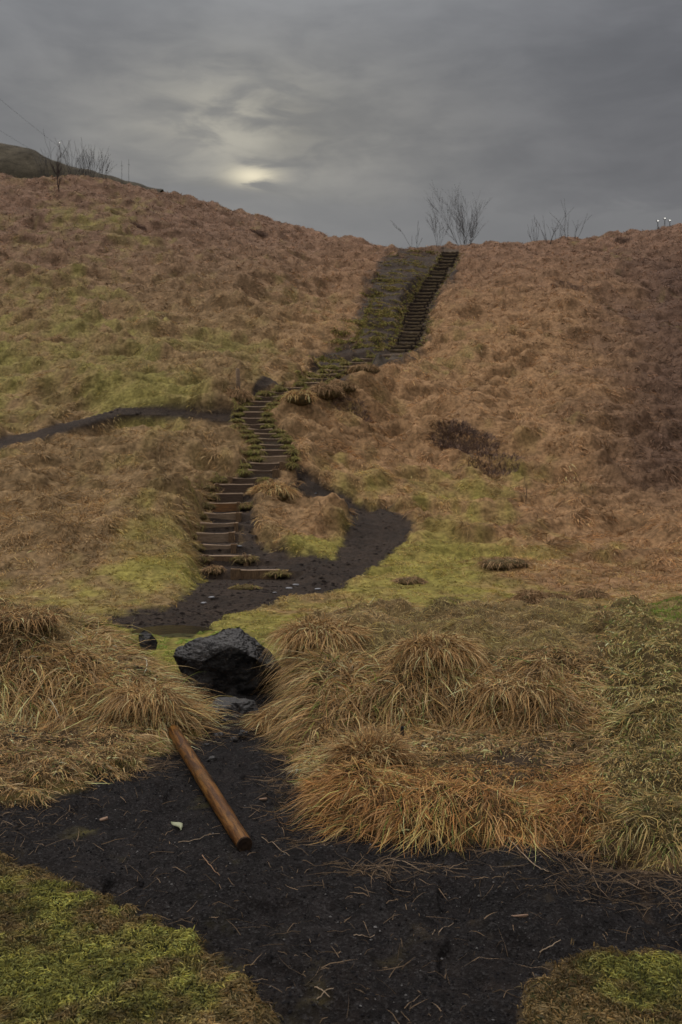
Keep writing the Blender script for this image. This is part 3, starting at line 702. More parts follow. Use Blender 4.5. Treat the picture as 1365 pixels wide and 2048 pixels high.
def bm_tube(bm, pts, rad, seg=6, cap=True):
    rings = []; prev = None
    for i, p in enumerate(pts):
        t = (pts[min(i+1, len(pts)-1)] - pts[max(i-1, 0)]).normalized()
        u = t.cross(Vector((0, 1, 0)) if abs(t.y) < .9 else Vector((1, 0, 0))).normalized(); v = t.cross(u)
        rings.append([bm.verts.new(p + (u * math.cos(a) + v * math.sin(a)) * rad[i]) for a in [2 * math.pi * k / seg for k in range(seg)]])
    for a, b in zip(rings[:-1], rings[1:]):
        for i in range(seg): bm.faces.new((a[i], a[(i+1) % seg], b[(i+1) % seg], b[i]))
    if cap: bm.faces.new(rings[0][::-1]); bm.faces.new(rings[-1])
    return rings
ORD = ['', 'first','second','third','fourth','fifth','sixth','seventh','eighth','ninth','tenth','eleventh','twelfth','thirteenth','fourteenth','fifteenth',
       'sixteenth','seventeenth','eighteenth','nineteenth','twentieth']
TENS = {2: 'twenty', 3: 'thirty', 4: 'forty'}
def ordw(k): return ORD[k] if k <= 20 else (TENS[k // 10] + '-' + ORD[k % 10] if k % 10 else {3: 'thirtieth', 4: 'fortieth'}[k // 10])

WOODD = plain_mat('weathered_plank', (.20, .135, .085), (.34, .24, .16), 5, .8, .006, 30, .2, (1, 6, 6))
WOODO = plain_mat('orange_plank', (.34, .16, .06), (.15, .08, .04), 5, .7, .006, 30, .2, (1, 6, 6))
WOODK = plain_mat('dark_plank', (.030, .021, .016), (.06, .043, .033), 5, .85, .006, 30, .15, (1, 6, 6))
STAKE = plain_mat('stake_wood', (.24, .145, .075), (.10, .064, .040), 8, .75, .006, 30, .2, (6, 6, 1))
WOODM = plain_mat('dark_brown_plank', (.085, .056, .038), (.15, .10, .068), 5, .8, .006, 30, .2, (1, 6, 6))  # darker brown than the planks of the lowest steps
LIPM = plain_mat('worn_timber', (.62, .44, .30), (.40, .28, .18), 6, .75, .004, 30, .2, (1, 6, 6))
TREAD = plain_mat('mossy_tread', (.085, .060, .044), (.17, .125, .07), 4, .95, .01, 20, .1)
SOD = plain_mat('sod', (.10, .070, .040), (.17, .13, .055), 12, .95, .02, 30, .1)

# ---------------------------------------------------------------- tufts
def tuft(name, label, cat, c, rx, ry, h, n, L, W, cols, droop=.6, up=.5, group=None, m=None, sod=True, bend=(0, 0), seg=3, colvar=.25):
    root = empty(name, c); tag(root, label, cat, group)
    if sod:
        bm = bmesh.new(); bmesh.ops.create_icosphere(bm, subdivisions=3, radius=1)
        for v in bm.verts:
            k = 1 + .25 * mn.noise(v.co * 2.3 + Vector(c)); v.co = Vector((v.co.x * rx * k * .9, v.co.y * ry * k * .9, v.co.z * h * k * .9))
        P('sod', bm, SOD, root, True)
    th = rng.uniform(0, 2 * math.pi, n); q = np.sqrt(rng.random(n)); ph = q * 1.35
    nx, ny, nz = np.cos(th) * np.sin(ph), np.sin(th) * np.sin(ph), np.cos(ph)
    base_ = np.stack([nx * rx, ny * ry, nz * h], -1) * .93
    d = unit(np.stack([nx * .6 + .65 * rng.normal(size=n) + bend[0], ny * .6 + .65 * rng.normal(size=n) + bend[1], np.maximum(nz * up + .25 * rng.random(n), .03)], -1))
    cols = np.array(cols); cc_ = cols[rng.integers(0, len(cols), n)] * np.clip(1 + colvar * rng.normal(size=n), .35, 1.8)[:, None]
    wp = base_ + np.array(c)
    me = blades_mesh('blades', wp, d, L * (.5 + .7 * rng.random(n)), W * (.6 + .8 * rng.random(n)), droop * (.5 + rng.random(n)), np.clip(cc_, .01, .85), seg, curl=.15)
    co_ = np.empty(len(me.vertices) * 3, np.float32); me.vertices.foreach_get('co', co_); co_ = co_.reshape(-1, 3) - np.array(c, np.float32); me.vertices.foreach_set('co', co_.ravel()); me.update()
    link('blades', me, m or BM, root); return root
STRAW = [(.70,.44,.19),(.78,.53,.26),(.50,.30,.12),(.25,.14,.05)]
ORANGE = [(.62,.38,.16),(.70,.48,.23),(.44,.26,.11),(.22,.12,.05)]
MOSSY = [(.36,.31,.09),(.42,.31,.13),(.24,.18,.07),(.32,.32,.08)]
BROWN = [(.42,.27,.14),(.34,.21,.11),(.22,.14,.07)]
def gp(px, py, y0=3.0): return hit(px, py, y0)
for px, py, y0, rx, h, n, L, cols, up, droop, lab in [
    (738,1512,6.2,.17,.10,1500,.26,ORANGE,1.5,.5,'tall bright orange straw tussock standing at the left end of the low front ridge'),
    (640,1275,8.6,.26,.16,1700,.34,STRAW,.7,.8,'rounded straw tussock at the top left corner of the right bank'),
    (872,1312,8.2,.24,.20,1700,.30,STRAW,.8,.8,'pointed straw tussock jutting from the middle of the right bank face'),
    (290,1400,8.1,.20,.10,1300,.27,STRAW,.7,.9,'brown straw tussock drooping over the left bank behind the log end'),
    (372,1400,8.2,.17,.08,1100,.24,BROWN,.6,.9,'small straw tussock overhanging the gap beside the dark lower rock'),
    (34,1238,9.2,.30,.08,1200,.22,ORANGE,.7,.8,'orange straw tussock on the crest at the far left edge'),
    (560,1440,7.7,.16,.08,900,.27,STRAW,.5,.8,'flattened straw tussock spilling from the right bank toward the gap'),
    (1040,1380,8.0,.26,.12,1300,.28,STRAW,.6,.8,'pale straw tussock hanging low on the right half of the bank face')]:
    c = gp(px, py, y0); tuft('straw_tussock', lab, 'tussock', c, rx * 1.35, rx * 1.0, h * .75, int(n * 1.1), L * .82, .0058 * c.y / 8, cols, droop, up, 'straw tussocks on the near banks', bend=(random.uniform(-.3, .3), -.5), colvar=.38)
for px, py, rx, h, n, L, cols, lab in [
    (1062,1207,.24,.22,500,.42,BROWN,'tall brown tussock in the meadow behind the right bank crest'),
    (1110,1203,.28,.12,350,.25,BROWN,'low brown tussock just right of the tall meadow tussock'),
    (1182,1196,.26,.16,350,.30,BROWN,'small pointed brown tussock in the meadow further right'),
    (820,1165,.30,.10,260,.2,BROWN,'low brown tussock in the green meadow right of the dirt loop'),
    (895,1206,.28,.10,260,.2,MOSSY,'low mossy hummock in the meadow above the middle of the right bank'),
    (1010,1130,.5,.14,400,.25,BROWN,'wide brown hummock at the edge of the green meadow'),
    (478,800,.34,.35,500,.4,BROWN,'brown tussock at the foot of the wooden post'),
    (430,1142,.2,.1,200,.2,BROWN,'small brown tuft on the path edge left of the bottom step'),
    (650,790,.5,.3,500,.5,BROWN,'shaggy brown tussock on the shoulder right of the upper steps bend'),
    (600,800,.45,.25,450,.45,ORANGE,'orange brown tussock on the shoulder beside the middle steps'),
    (545,988,.5,.28,700,.45,ORANGE,'bright brown tussock crowning the grassy tongue beside the steps'),
    (730,742,.55,.25,450,.45,BROWN,'domed brown tussock right of the steps where they turn uphill'),
    (685,778,.45,.25,400,.4,BROWN,'domed grassy tussock under the bend of the steps')]:
    c = gp(px, py, 13); tuft('grass_tussock', lab, 'tussock', c, rx * 1.1, rx * .8, h, int(n * 1.4), L * .72, .011 * c.y / 20, [tuple(1.25 * q for q in cc) for cc in cols], .9, .45, 'tussocks on the meadow and slope', BF)

# ---------------------------------------------------------------- timber steps
def step(k, s, stakes, mt, flight, seed, tiny=False):
    xl, xr, y, z = s; rs = random.Random(seed); xc = (xl + xr) / 2; w_ = (xr - xl)
    if tiny: w_ *= rs.uniform(.84, 1.12); xc += rs.uniform(-.08, .08); z += rs.uniform(-.04, .03)
    nm = 'timber_step'; sagv = rs.uniform(.01, .035); tilt = rs.uniform(-.02, .02)
    f = lambda x: -sagv * math.cos(math.pi * x / w_) + tilt * x / w_ + .006 * math.sin(9 * x + seed)
    lab = f"{ordw(k)} timber step up the {flight}" 
    if tiny:
        bm = bmesh.new(); bm_box(bm, -w_/2 - .06, w_/2 + .06, -.085, .06, -.055, .055, 8, .02, lambda x: f(x) + .03 * math.sin(23 * x + seed)); nl = len(bm.faces)
        bm_box(bm, -w_/2, w_/2, -.05, .05, -.27, -.05, 6, .012)
        for sx in (-1, 1): bm_box(bm, sx * w_ * .42 - .04, sx * w_ * .42 + .04, -.10, -.032, -.26, .05, 1, .01)
        bm.faces.ensure_lookup_table()
        for q in range(nl): bm.faces[q].material_index = 1
        o = P(nm, bm, mt); o.data.materials.append(TREAD); o.location = (xc, y, z); o.rotation_euler = (0, rs.uniform(-.03, .03), rs.uniform(-.10, .10)); tag(o, lab, 'step', 'timber steps of the upper flight'); return o
    root = empty(nm, (xc, y, z), rs.uniform(-.05, .05)); tag(root, lab, 'step', 'timber steps of the lower flight')
    bm = bmesh.new(); bm_box(bm, -w_/2, w_/2, -.03, .035, -.27, 0, 12, .012, f); P('plank', bm, mt, root)
    bm = bmesh.new(); bm_box(bm, -w_/2 - .01, w_/2 + .01, -.040, .030, -.016, .018, 12, .006, f); P('worn_edge', bm, LIPM, root)
    for sx, hh, ww in stakes:
        bm = bmesh.new(); x = sx * w_ / 2; bm_box(bm, x - ww, x + ww, -.115, -.033, -.34, hh, 1, .012)
        P('stake', bm, STAKE if sx > -1.2 else WOODK, root)
    return root
SK = {1: [(-.93,.03,.05),(-.72,.025,.055)], 2: [(-.85,.02,.055),(.85,.02,.05)], 3: [(.82,.02,.06)], 4: [(.85,.02,.07)], 5: [(.92,.01,.05)], 6: [(.85,.02,.06)],
      7: [(.88,.03,.04)], 9: [(-.85,.03,.05)], 10: [(-.85,.03,.07)], 11: [(.75,.03,.06),(.97,.02,.05)], 12: [(.78,.04,.06),(.98,.02,.05)], 13: [(.95,.03,.05)]}
look = {1: ' , lowest one with a worn pale plank and dark double stake', 2: ' with a stake at each end', 7: ' with a bright orange plank'}
for k, s in enumerate(steps_w, 1):
    mt = {1: STAKE, 2: STAKE, 7: WOODO, 13: WOODD}.get(k, WOODD if k < 8 else WOODM)
    o = step(k, s, SK.get(k, []), mt, 'lower flight from the dirt path', 100 + k)
    if k in look: o['label'] = {1: 'lowest timber step, pale worn plank with a dark double stake', 2: 'second timber step from the bottom, with a stake at each end', 7: 'seventh timber step from the bottom, with a bright orange plank'}[k]
for k, s in enumerate(ups_w, 1):
    step(k, s, [], WOODK, 'far upper flight toward the ridge', 300 + k, True)
# grass growing over the ends of the steps
for k, s in enumerate(steps_w, 1):
    xl, xr, y, z = s
    ends = {1: [(1, .2, 'right')], 2: [(-1, .22, 'left'), (.75, .16, 'right')]}.get(k)
    if ends is None: ends = [(-1, .22, 'left')] + ([(1, .2, 'right')] if k in (7, 10) or k >= 12 else [])
    for sx, r_, side in ends:
        r_ *= random.uniform(.7, 1.1) * (.95 if k > 11 else 1); x = (xl + xr) / 2 + sx * ((xr - xl) / 2 + (r_ * .75 if k > 2 else 0))
        tuft('grass_tuft', f"mossy tuft over the {side} end of the {ordw(k)} lower timber step", 'tuft', (x, y - .02, z - .10), r_ * random.uniform(.8, 1.5), .15, random.uniform(.07, .13), 230, random.uniform(.13, .24), .010 * y / 24, MOSSY if k > 9 else MOSSY[:3] + BROWN[:2],
             .8, .5, 'mossy tufts on the step ends', BF)
tuft('grass_tuft', 'mossy clump on the dirt in front of the lowest step', 'tuft', gp(490, 1178, 13), .3, .14, .08, 260, .12, .010, MOSSY[:3] + BROWN[1:], .8, .5, None, BF)
# moss and grass crowding the upper flight, with the old overgrown terraces to its left
def moss():
    pts = []
    for k, (xl, xr, y, z) in enumerate(ups_w):
        for _ in range(70): pts.append((xl + .10 - abs(rng.normal()) * .22, y + rng.normal() * .12, z + .0))
        for _ in range(14): pts.append((xr + abs(rng.normal()) * .2 + .05, y + rng.normal() * .15, z))
    for r in np.linspace(762, 512, 44):          # terraces
        y = hit(660 if r > 700 else 760, r, 30).y
        x0 = float(np.interp(-r, [-765, -735, -690, -640, -560, -510], [600, 628, 650, 716, 748, 780])); x1 = float(np.interp(-r, [-765, -735, -690, -640, -560, -510], [640, 690, 775, 800, 835, 868]))
        for a in rng.uniform(0, 1, 5):
            cxp = x0 + (x1 - x0) * a
            for _ in range(34): pts.append(((cxp + rng.normal() * 6 - HX) / F * y, y + rng.normal() * .08, 0))
    for a, b in zip([(712,682),(722,655),(738,620)], [(722,655),(738,620),(748,590)]):
        for t in rng.random(120):
            h_ = (a[0] + (b[0]-a[0]) * t + rng.normal() * 3, a[1] + (b[1]-a[1]) * t); y = hit(h_[0], h_[1], 30).y; pts.append(((h_[0] - HX) / F * y, y, 0))
    A = np.array(pts); x, y = A[:, 0], A[:, 1]; n = len(x)
    d = unit(np.stack([rng.normal(size=n) * .6, -.6 + rng.normal(size=n) * .4, .5 + .4 * rng.random(n)], -1))
    c = np.array(MOSSY)[rng.integers(0, 4, n)] * (.6 + .6 * rng.random(n))[:, None] * np.array([1.0, .95, .9])
    me = blades_mesh('moss_tufts', np.stack([x, y, hz(x, y)], -1), d, .20 + .14 * rng.random(n), .030 + .02 * rng.random(n), .8 * np.ones(n), c, 3, curl=.2)
    tag(link('mossy_grass', me, BF), 'mossy grass fringing the far upper flight and the old overgrown terraces', 'grass', None, 'stuff')
moss()

# ---------------------------------------------------------------- rocks
def rock_extra(t, c, vec, tcn):
    g = N('ShaderNodeNewGeometry', t); se = N('ShaderNodeSeparateXYZ', t); lk(g.outputs['Normal'], se.inputs[0], t)
    nn = noise(7, 5, .7, vec, t)
    up = sstep(mth('ADD', se.outputs[2], mth('MULTIPLY', nn, .6, tree=t), tree=t), .75, 1.35, t)      # upward faces paler grey, broken up by noise
    c = mixc(mth('MULTIPLY', up, .6, tree=t), c, (.20, .19, .18), t)
    sp_ = sstep(noise(38, 3, .6, vec, t), .62, .74, t)
    return mixc(mth('MULTIPLY', sp_, .35, tree=t), c, (.16, .155, .14), t)
ROCK = plain_mat('basalt', (.018, .0165, .016), (.070, .063, .058), 6, .85, .07, 10, .15, None, rock_extra)
def rock(name, label, pts, cuts=4, amp=.05, group=None, mt=None, cat='rock'):
    V = [at(a, b, y) for a, b, y in pts]; c = sum(V, Vector()) / len(V); c.z = min(v.z for v in V)
    bm = bmesh.new()
    for v in V: bm.verts.new(v - c)
    res = bmesh.ops.convex_hull(bm, input=bm.verts)
    bmesh.ops.delete(bm, geom=[g for g in res['geom_interior'] if isinstance(g, bmesh.types.BMVert)], context='VERTS')
    for i in range(cuts):
        bmesh.ops.subdivide_edges(bm, edges=bm.edges[:], cuts=1, use_grid_fill=True, smooth=0)
        bmesh.ops.triangulate(bm, faces=bm.faces[:])
    bm.normal_update()
    for v in bm.verts:
        p = v.co * 3.2 + c; n1_ = mn.fractal(p, 1.0, 2.0, 4); vd, _ = mn.voronoi(p * 1.3); cr = vd[1] - vd[0]
        q_ = Vector((p.x, p.y, p.z * 2.2)) * .9; v.co += v.normal * amp * (n1_ * .75 + .9 * mn.noise(q_) + .5 * abs(mn.noise(p * 3.1)) + .30 * abs(mn.noise(p * 7)) + .16 * mn.noise(p * 16) - .4)
    for f in bm.faces: f.smooth = False
    o = P(name, bm, mt or ROCK); o.location = c; tag(o, label, cat, group); return o
rock('boulder', 'large angular black basalt boulder in the gap between the banks',
     [(350,1312,10.0),(358,1296,10.1),(388,1280,10.1),(418,1266,10.15),(448,1252,10.2),(480,1251,10.25),(500,1268,10.15),(522,1292,10.2),(550,1316,10.3),(578,1340,10.3),
      (580,1362,10.15),(540,1400,10.1),(470,1424,9.9),(415,1416,9.9),(380,1380,9.95),(358,1345,10.0),(425,1300,9.84),(466,1292,9.80),(512,1318,9.78),(404,1322,9.80),(500,1336,9.92),
      (440,1372,9.95),(400,1290,10.6),(470,1262,10.7),(550,1330,10.65),(460,1400,10.6),(385,1370,10.5)], 5, .045)
rock('rock', 'low dark rock half buried below the large boulder', [(418,1412,9.35),(436,1396,9.5),(472,1392,9.5),(508,1402,9.4),(520,1420,9.3),(492,1446,9.0),(445,1450,9.0),(420,1432,9.1),(430,1450,9.6),(510,1450,9.6),(465,1404,9.12)], 4, .03)
rock('rock', 'small grey rock poking out behind the end of the left bank', [(276,1268,10.3),(290,1258,10.35),(304,1270,10.3),(316,1286,10.35),(312,1300,10.3),(284,1300,10.2),(280,1290,10.6),(308,1290,10.6),(292,1264,10.55)], 4, .02)
for i in range(12):
    a, b = [(432,1450),(452,1446),(476,1452),(498,1444),(516,1430),(505,1462),(440,1474),(468,1480),(530,1448),(412,1492),(486,1470),(425,1520)][i]
    c = gp(a, b, 6); q = random.uniform(.018, .042); bm = bmesh.new(); bmesh.ops.create_icosphere(bm, subdivisions=3, radius=1)
    for v in bm.verts: v.co = Vector((v.co.x * q * 1.3, v.co.y * q, v.co.z * q * .75)) * (1 + .45 * mn.noise(v.co * 1.4 + c * 5) + .15 * mn.noise(v.co * 4 + c))
    o = P('dark_stone', bm, ROCK); o.location = c + Vector((0, 0, q * .2)); tag(o, 'small dark rubble stone on the soil in the gap between the banks', 'stone', 'small dark stones in the gap below the boulder')
PALE = plain_mat('pale_stone', (.22, .22, .23), (.34, .33, .33), 10, .7, .004, 30)
for px, py, lab in [(424,1196,'pale flat stone at the left end of the dirt path'),(408,1208,'pale stone nearest the puddle on the dirt path'),(592,1171,'pale stone on the path right of the lowest step'),
                    (578,1178,'smaller pale stone on the path below the lowest step'),(636,1180,'thin pale stone near the grass edge of the path'),(632,988,'pale stone on the bank of the upper loop of dirt'),
                    (480,1094,'pale stone beside the third step'),(550,1187,'tiny pale stone on the path in front of the steps')]:
    c = gp(px, py, 13); bm = bmesh.new(); bmesh.ops.create_icosphere(bm, subdivisions=2, radius=1); sc_ = random.uniform(.025, .05)
    for v in bm.verts: v.co = Vector((v.co.x * sc_ * 1.5, v.co.y * sc_, v.co.z * sc_ * .4)) * (1 + .4 * mn.noise(v.co * 1.6 + c))
    o = P('stone', bm, PALE); o.location = c + Vector((0, 0, .015)); tag(o, lab, 'stone', 'pale stones on the dirt path')

# ---------------------------------------------------------------- log
def log_extra(t, c, vec, tcn):
    st = N('ShaderNodeMapping', t); st.inputs['Scale'].default_value = (9, 9, .9); lk(tcn.outputs['Object'], st.inputs[0], t)
    gr = noise(5, 6, .65, st.outputs[0], t, .8); c = mixc(sstep(gr, .38, .58, t), c, (.070, .026, .008), t)
    vo = N('ShaderNodeTexVoronoi', t); vo.inputs['Scale'].default_value = 7.5; lk(tcn.outputs['Object'], vo.inputs['Vector'], t)
    kn = sstep(vo.outputs['Distance'], .28, .10, t); c = mixc(mth('MULTIPLY', kn, .8, tree=t), c, (.022, .012, .007), t)
    bl = noise(3.2, 4, .6, tcn.outputs['Object'], t, 1.0); c = mixc(mth('MULTIPLY', sstep(bl, .5, .72, t), .65, tree=t), c, (.13, .07, .02), t)
    return c
LOGM = plain_mat('varnished_wood', (.20, .078, .015), (.29, .135, .030), 2.4, .30, .005, 22, .35, (6, 6, 1), log_extra)
ENDM = plain_mat('dark_end_grain', (.020, .011, .007), (.045, .025, .013), 16, .8, .003, 60, .2)
def log():
    a = Vector(((490 - HX) / F * 5.86, 5.86, 0)); b = at(347, 1462, 8.12); b.z = max(b.z, float(hz(b.x, b.y)) + .03)
    a.z = -2.3
    for t in np.linspace(0, .8, 30):            # rest on the highest lumps of sand under it
        p = a.lerp(b, t); a.z = max(a.z, (float(hz(p.x, p.y)) + .030 - b.z * t) / (1 - t))
    a.z = min(a.z, float(hz(a.x, a.y)) + .052)
    root = empty('log', a); tag(root, 'varnished orange brown round wooden log lying on the black sand', 'log')
    ax = (b - a); Ln = ax.length; q = ax.to_track_quat('Z', 'Y'); root.rotation_mode = 'QUATERNION'; root.rotation_quaternion = q
    bm = bmesh.new(); seg = 36; rings = []
    for i in range(61):
        z = Ln * i / 60; r0 = .0475 + .0035 * math.sin(z * 2.1) * .5 + .002 * z
        if i == 0: z = .006
        rings.append([bm.verts.new((math.cos(t) * r0 * (1 + .03 * mn.noise(Vector((math.cos(t), math.sin(t), z * 5)))), math.sin(t) * r0 * (1 + .03 * mn.noise(Vector((math.cos(t), math.sin(t), z * 5)))), z)) for t in [2 * math.pi * k / seg for k in range(seg)]])
    for p, q_ in zip(rings[:-1], rings[1:]):
        for i in range(seg): bm.faces.new((p[i], p[(i+1) % seg], q_[(i+1) % seg], q_[i]))
    bm.faces.new(rings[-1]); P('shaft', bm, LOGM, root, True)
    bm = bmesh.new(); R = [(.0472, .007), (.0462, .001), (.043, -.0035), (.034, -.002), (.020, -.0045), (.008, -.003)]; rg = []
    for r0, z in R: rg.append([bm.verts.new((math.cos(t) * r0, math.sin(t) * r0, z + .001 * mn.noise(Vector((math.cos(t) * 5, math.sin(t) * 5, r0 * 80))))) for t in [2 * math.pi * k / seg for k in range(seg)]])
    for p, q_ in zip(rg[:-1], rg[1:]):
        for i in range(seg): bm.faces.new((p[(i+1) % seg], p[i], q_[i], q_[(i+1) % seg]))
    bm.faces.new(rg[-1][::-1]); P('cut_end', bm, ENDM, root)
log()

# ---------------------------------------------------------------- posts and stakes
def post():
    c = gp(477, 785, 20); root = empty('wooden_post', c - Vector((0, 0, .2)), .3); tag(root, 'weathered wooden post standing by the path left of the steps', 'post')
    H_ = (785 - 738) / F * c.y + .2
    bm = bmesh.new(); bm_tube(bm, [Vector((0, 0, 0)), Vector((0, 0, H_ * .5)), Vector((-.02, 0, H_ - .03)), Vector((-.02, 0, H_))], [.075, .07, .068, .055], 12); P('shaft', bm, STAKE, root, True).data.materials[0] = WOODD
    bm = bmesh.new(); bm_tube(bm, [Vector((-.02, 0, H_ - .002)), Vector((-.02, 0, H_ + .012))], [.056, .045], 12); P('cut_top', bm, WOODD, root)
post()
c = gp(805, 1474, 7.0); bm = bmesh.new(); bm_tube(bm, [Vector((0, 0, -.05)), Vector((0, 0, .07)), Vector((.003, 0, .08))], [.014, .014, .010], 10)
o = P('stake', bm, plain_mat('black_stake', (.012, .012, .012), (.02, .02, .02), 8)); o.location = c; tag(o, 'short black stake sticking up from the straw of the right bank', 'stake')

# ---------------------------------------------------------------- things lying on the sand
def leaf():
    c = gp(356, 1656, 4); root = empty('leaf', c + Vector((0, 0, .012)), -.3); tag(root, 'pale folded yellowish leaf lying on the sand left of the log', 'leaf')
    lm = plain_mat('pale_leaf', (.42, .42, .27), (.30, .31, .18), 12, .55, .002, 40)
    bm = bmesh.new(); pr = [(-.060, .026, .012, .0), (-.045, .028, .010, .014), (-.02, .016, .016, .024), (.005, .006, .022, .028), (.025, -.012, .020, .018), (.040, -.032, .012, .010), (.045, -.048, .006, .004)]
    for thick in (0, ):
        rows = []
        for x, y, z, w_ in pr:
            n_ = Vector((.6, .8, 0)); rows.append([bm.verts.new((x - n_.x * w_, y - n_.y * w_, z * .25)), bm.verts.new((x, y, z)), bm.verts.new((x + n_.x * w_, y + n_.y * w_, z * .45))])
        for p, q in zip(rows[:-1], rows[1:]):
            for i in (0, 1): bm.faces.new((p[i], p[i+1], q[i+1], q[i]))
    bmesh.ops.subdivide_edges(bm, edges=bm.edges[:], cuts=1, smooth=.6); bmesh.ops.solidify(bm, geom=bm.faces[:], thickness=.0015)
    P('blade', bm, lm, root, True)
    bm = bmesh.new(); bm_tube(bm, [Vector((.045, -.046, .004)), Vector((.052, -.055, .002)), Vector((.050, -.066, .002))], [.004, .003, .002], 6); P('stem', bm, lm, root)
leaf()
CHIP = plain_mat('wood_chip', (.30, .19, .12), (.20, .12, .08), 14, .7, .002, 40)
def chip(px, py, L, w_, a, lab, mt=None):
    c = gp(px, py, 4); bm = bmesh.new(); bm_box(bm, -L/2, L/2, -w_/2, w_/2, 0, .010, 4, .003, lambda x: .004 * math.sin(40 * x))
    for v in bm.verts: v.co.y *= 1 - .3 * abs(v.co.x) / (L / 2)
    o = P('wood_chip', bm, mt or CHIP); o.location = c + Vector((0, 0, .004)); o.rotation_euler = (.1, -.05, a); tag(o, lab, 'wood chip', 'wood chips on the sand')
chip(615, 1655, .075, .022, -.7, 'tan wood chip on the sand right of the log end')
chip(208, 1641, .05, .03, .5, 'reddish brown bark chip on the sand at the far left')
chip(527, 1602, .055, .02, -.35, 'small grey wood chip beside the right side of the log')
chip(1040, 1836, .085, .012, -.15, 'thin tan wood splinter on the dark sand at lower right')
def stalk(pts, r_, lab, col=(.42, .30, .19)):
    W_ = [gp(a, b, 3.2) for a, b in pts]; c = W_[0].copy(); bm = bmesh.new(); seq = []
    for i in range(len(W_) - 1):
        for t in (0, .25, .5, .75): seq.append(W_[i].lerp(W_[i+1], t))
    seq.append(W_[-1]); q = []
    for i, p in enumerate(seq): q.append(Vector((p.x, p.y, float(hz(p.x, p.y)) + r_ + .004 + .004 * math.sin(i * 1.7) ** 2)) - c)
    bm_tube(bm, q, [r_ * (1 - .5 * i / len(q)) for i in range(len(q))], 6)
    o = P('straw_stalk', bm, plain_mat('stalk', col, tuple(.7 * v for v in col), 10, .6, .001)); o.location = c; tag(o, lab, 'straw', 'single straw stalks on the sand')
stalk([(1006,1672),(1040,1705),(1078,1740),(1098,1748)], .0035, 'long pale stalk leaning out from the low ridge onto the sand')
stalk([(775,1719),(820,1732),(861,1751)], .0028, 'long straight pale stalk below the low front ridge')
stalk([(357,1688),(400,1681),(440,1671)], .0024, 'thin straight stalk just left of the near log end')
stalk([(405,1716),(422,1734),(440,1757)], .0030, 'curved orange stalk on the sand below the log', (.38, .22, .12))
stalk([(524,1676),(552,1696),(580,1717)], .0022, 'thin grey stalk running down right from the log end')
stalk([(630,1978),(648,1992),(660,2001)], .0028, 'short pale stalk crossing another at the bottom centre')
stalk([(634,2003),(650,1990),(668,1982)], .0024, 'crossing pale twig at the bottom centre of the sand')
stalk([(1130,1706),(1165,1730),(1206,1755)], .0024, 'thin stalk on the sand below the right end of the low ridge')
stalk([(1080,1910),(1105,1896),(1122,1886)], .0030, 'pale stalk at the edge of the right turf')
stalk([(865,1873),(885,1862),(908,1850)], .0024, 'thin pale stalk on the sand at right of centre')
stalk([(708,1876),(730,1877),(750,1876)], .0026, 'short level tan stalk in the middle of the sand')
stalk([(148,1945),(175,1938),(205,1936)], .0026, 'dead brown stalk lying on the left turf', (.22, .13, .07))

# ---------------------------------------------------------------- puddle
def puddle():
    bm = bmesh.new(); zc = -2.216
    pts = [(262,1262),(285,1255),(320,1251),(360,1250),(400,1253),(436,1260),(420,1266),(396,1270),(388,1279),(350,1281),(310,1276),(280,1270)]
    vs = []
    for a, b in pts:
        y = -zc * F / (b - HY); vs.append(bm.verts.new(((a - HX) / F * y, y, zc)))
    bm.faces.new(vs)
    m = mat('puddle_water'); t = m.node_tree; p = N('ShaderNodeBsdfPrincipled', t); p.inputs['Base Color'].default_value = (.03, .035, .03, 1); p.inputs['Roughness'].default_value = .06
    tcn = N('ShaderNodeNewGeometry', t); bp = N('ShaderNodeBump', t); bp.inputs['Distance'].default_value = .004; lk(noise(12, 3, .5, tcn.outputs['Position'], t), bp.inputs['Height'], t); lk(bp.outputs[0], p.inputs['Normal'], t)
    out(m, p.outputs[0]); tag(P('water', bm, m), 'shallow puddle on the wet grass behind the boulder', kind='structure')
puddle()

# ---------------------------------------------------------------- bare trees, shrubs
BARK = plain_mat('bare_bark', (.09, .08, .078), (.13, .118, .112), 8, .9, .003, 20, .1)
RBARK = plain_mat('reddish_bark', (.085, .055, .050), (.055, .038, .036), 8, .9, .003, 20, .1)
def grow(tubes, p, d, L, r_, lev, maxlev, rs, spread, up=.25, kids=(3, 5)):
    n = 6; pts = [p.copy()]; rad = [r_]; q = p.copy(); dd = d.copy()
    for i in range(n):
        dd = (dd + Vector((rs.gauss(0, .09), rs.gauss(0, .09), up * .10 + rs.gauss(0, .04)))).normalized(); q = q + dd * L / n; pts.append(q.copy()); rad.append(r_ * (1 - .75 * (i + 1) / n))
    tubes.append((lev, pts, rad))
    if lev < maxlev:
        for _ in range(rs.randint(*kids)):
            i = rs.randint(1, n - 1); perp = Vector((rs.gauss(0, 1), rs.gauss(0, 1), rs.gauss(0, .4))).normalized()
            nd = (pts[i+1] - pts[i]).normalized() * (1 - spread * .3) + perp * spread; nd.z = abs(nd.z) * .7 + .25; nd.normalize()
            grow(tubes, pts[i], nd, L * rs.uniform(.4, .65), rad[i] * .6, lev + 1, maxlev, rs, spread, up, kids)
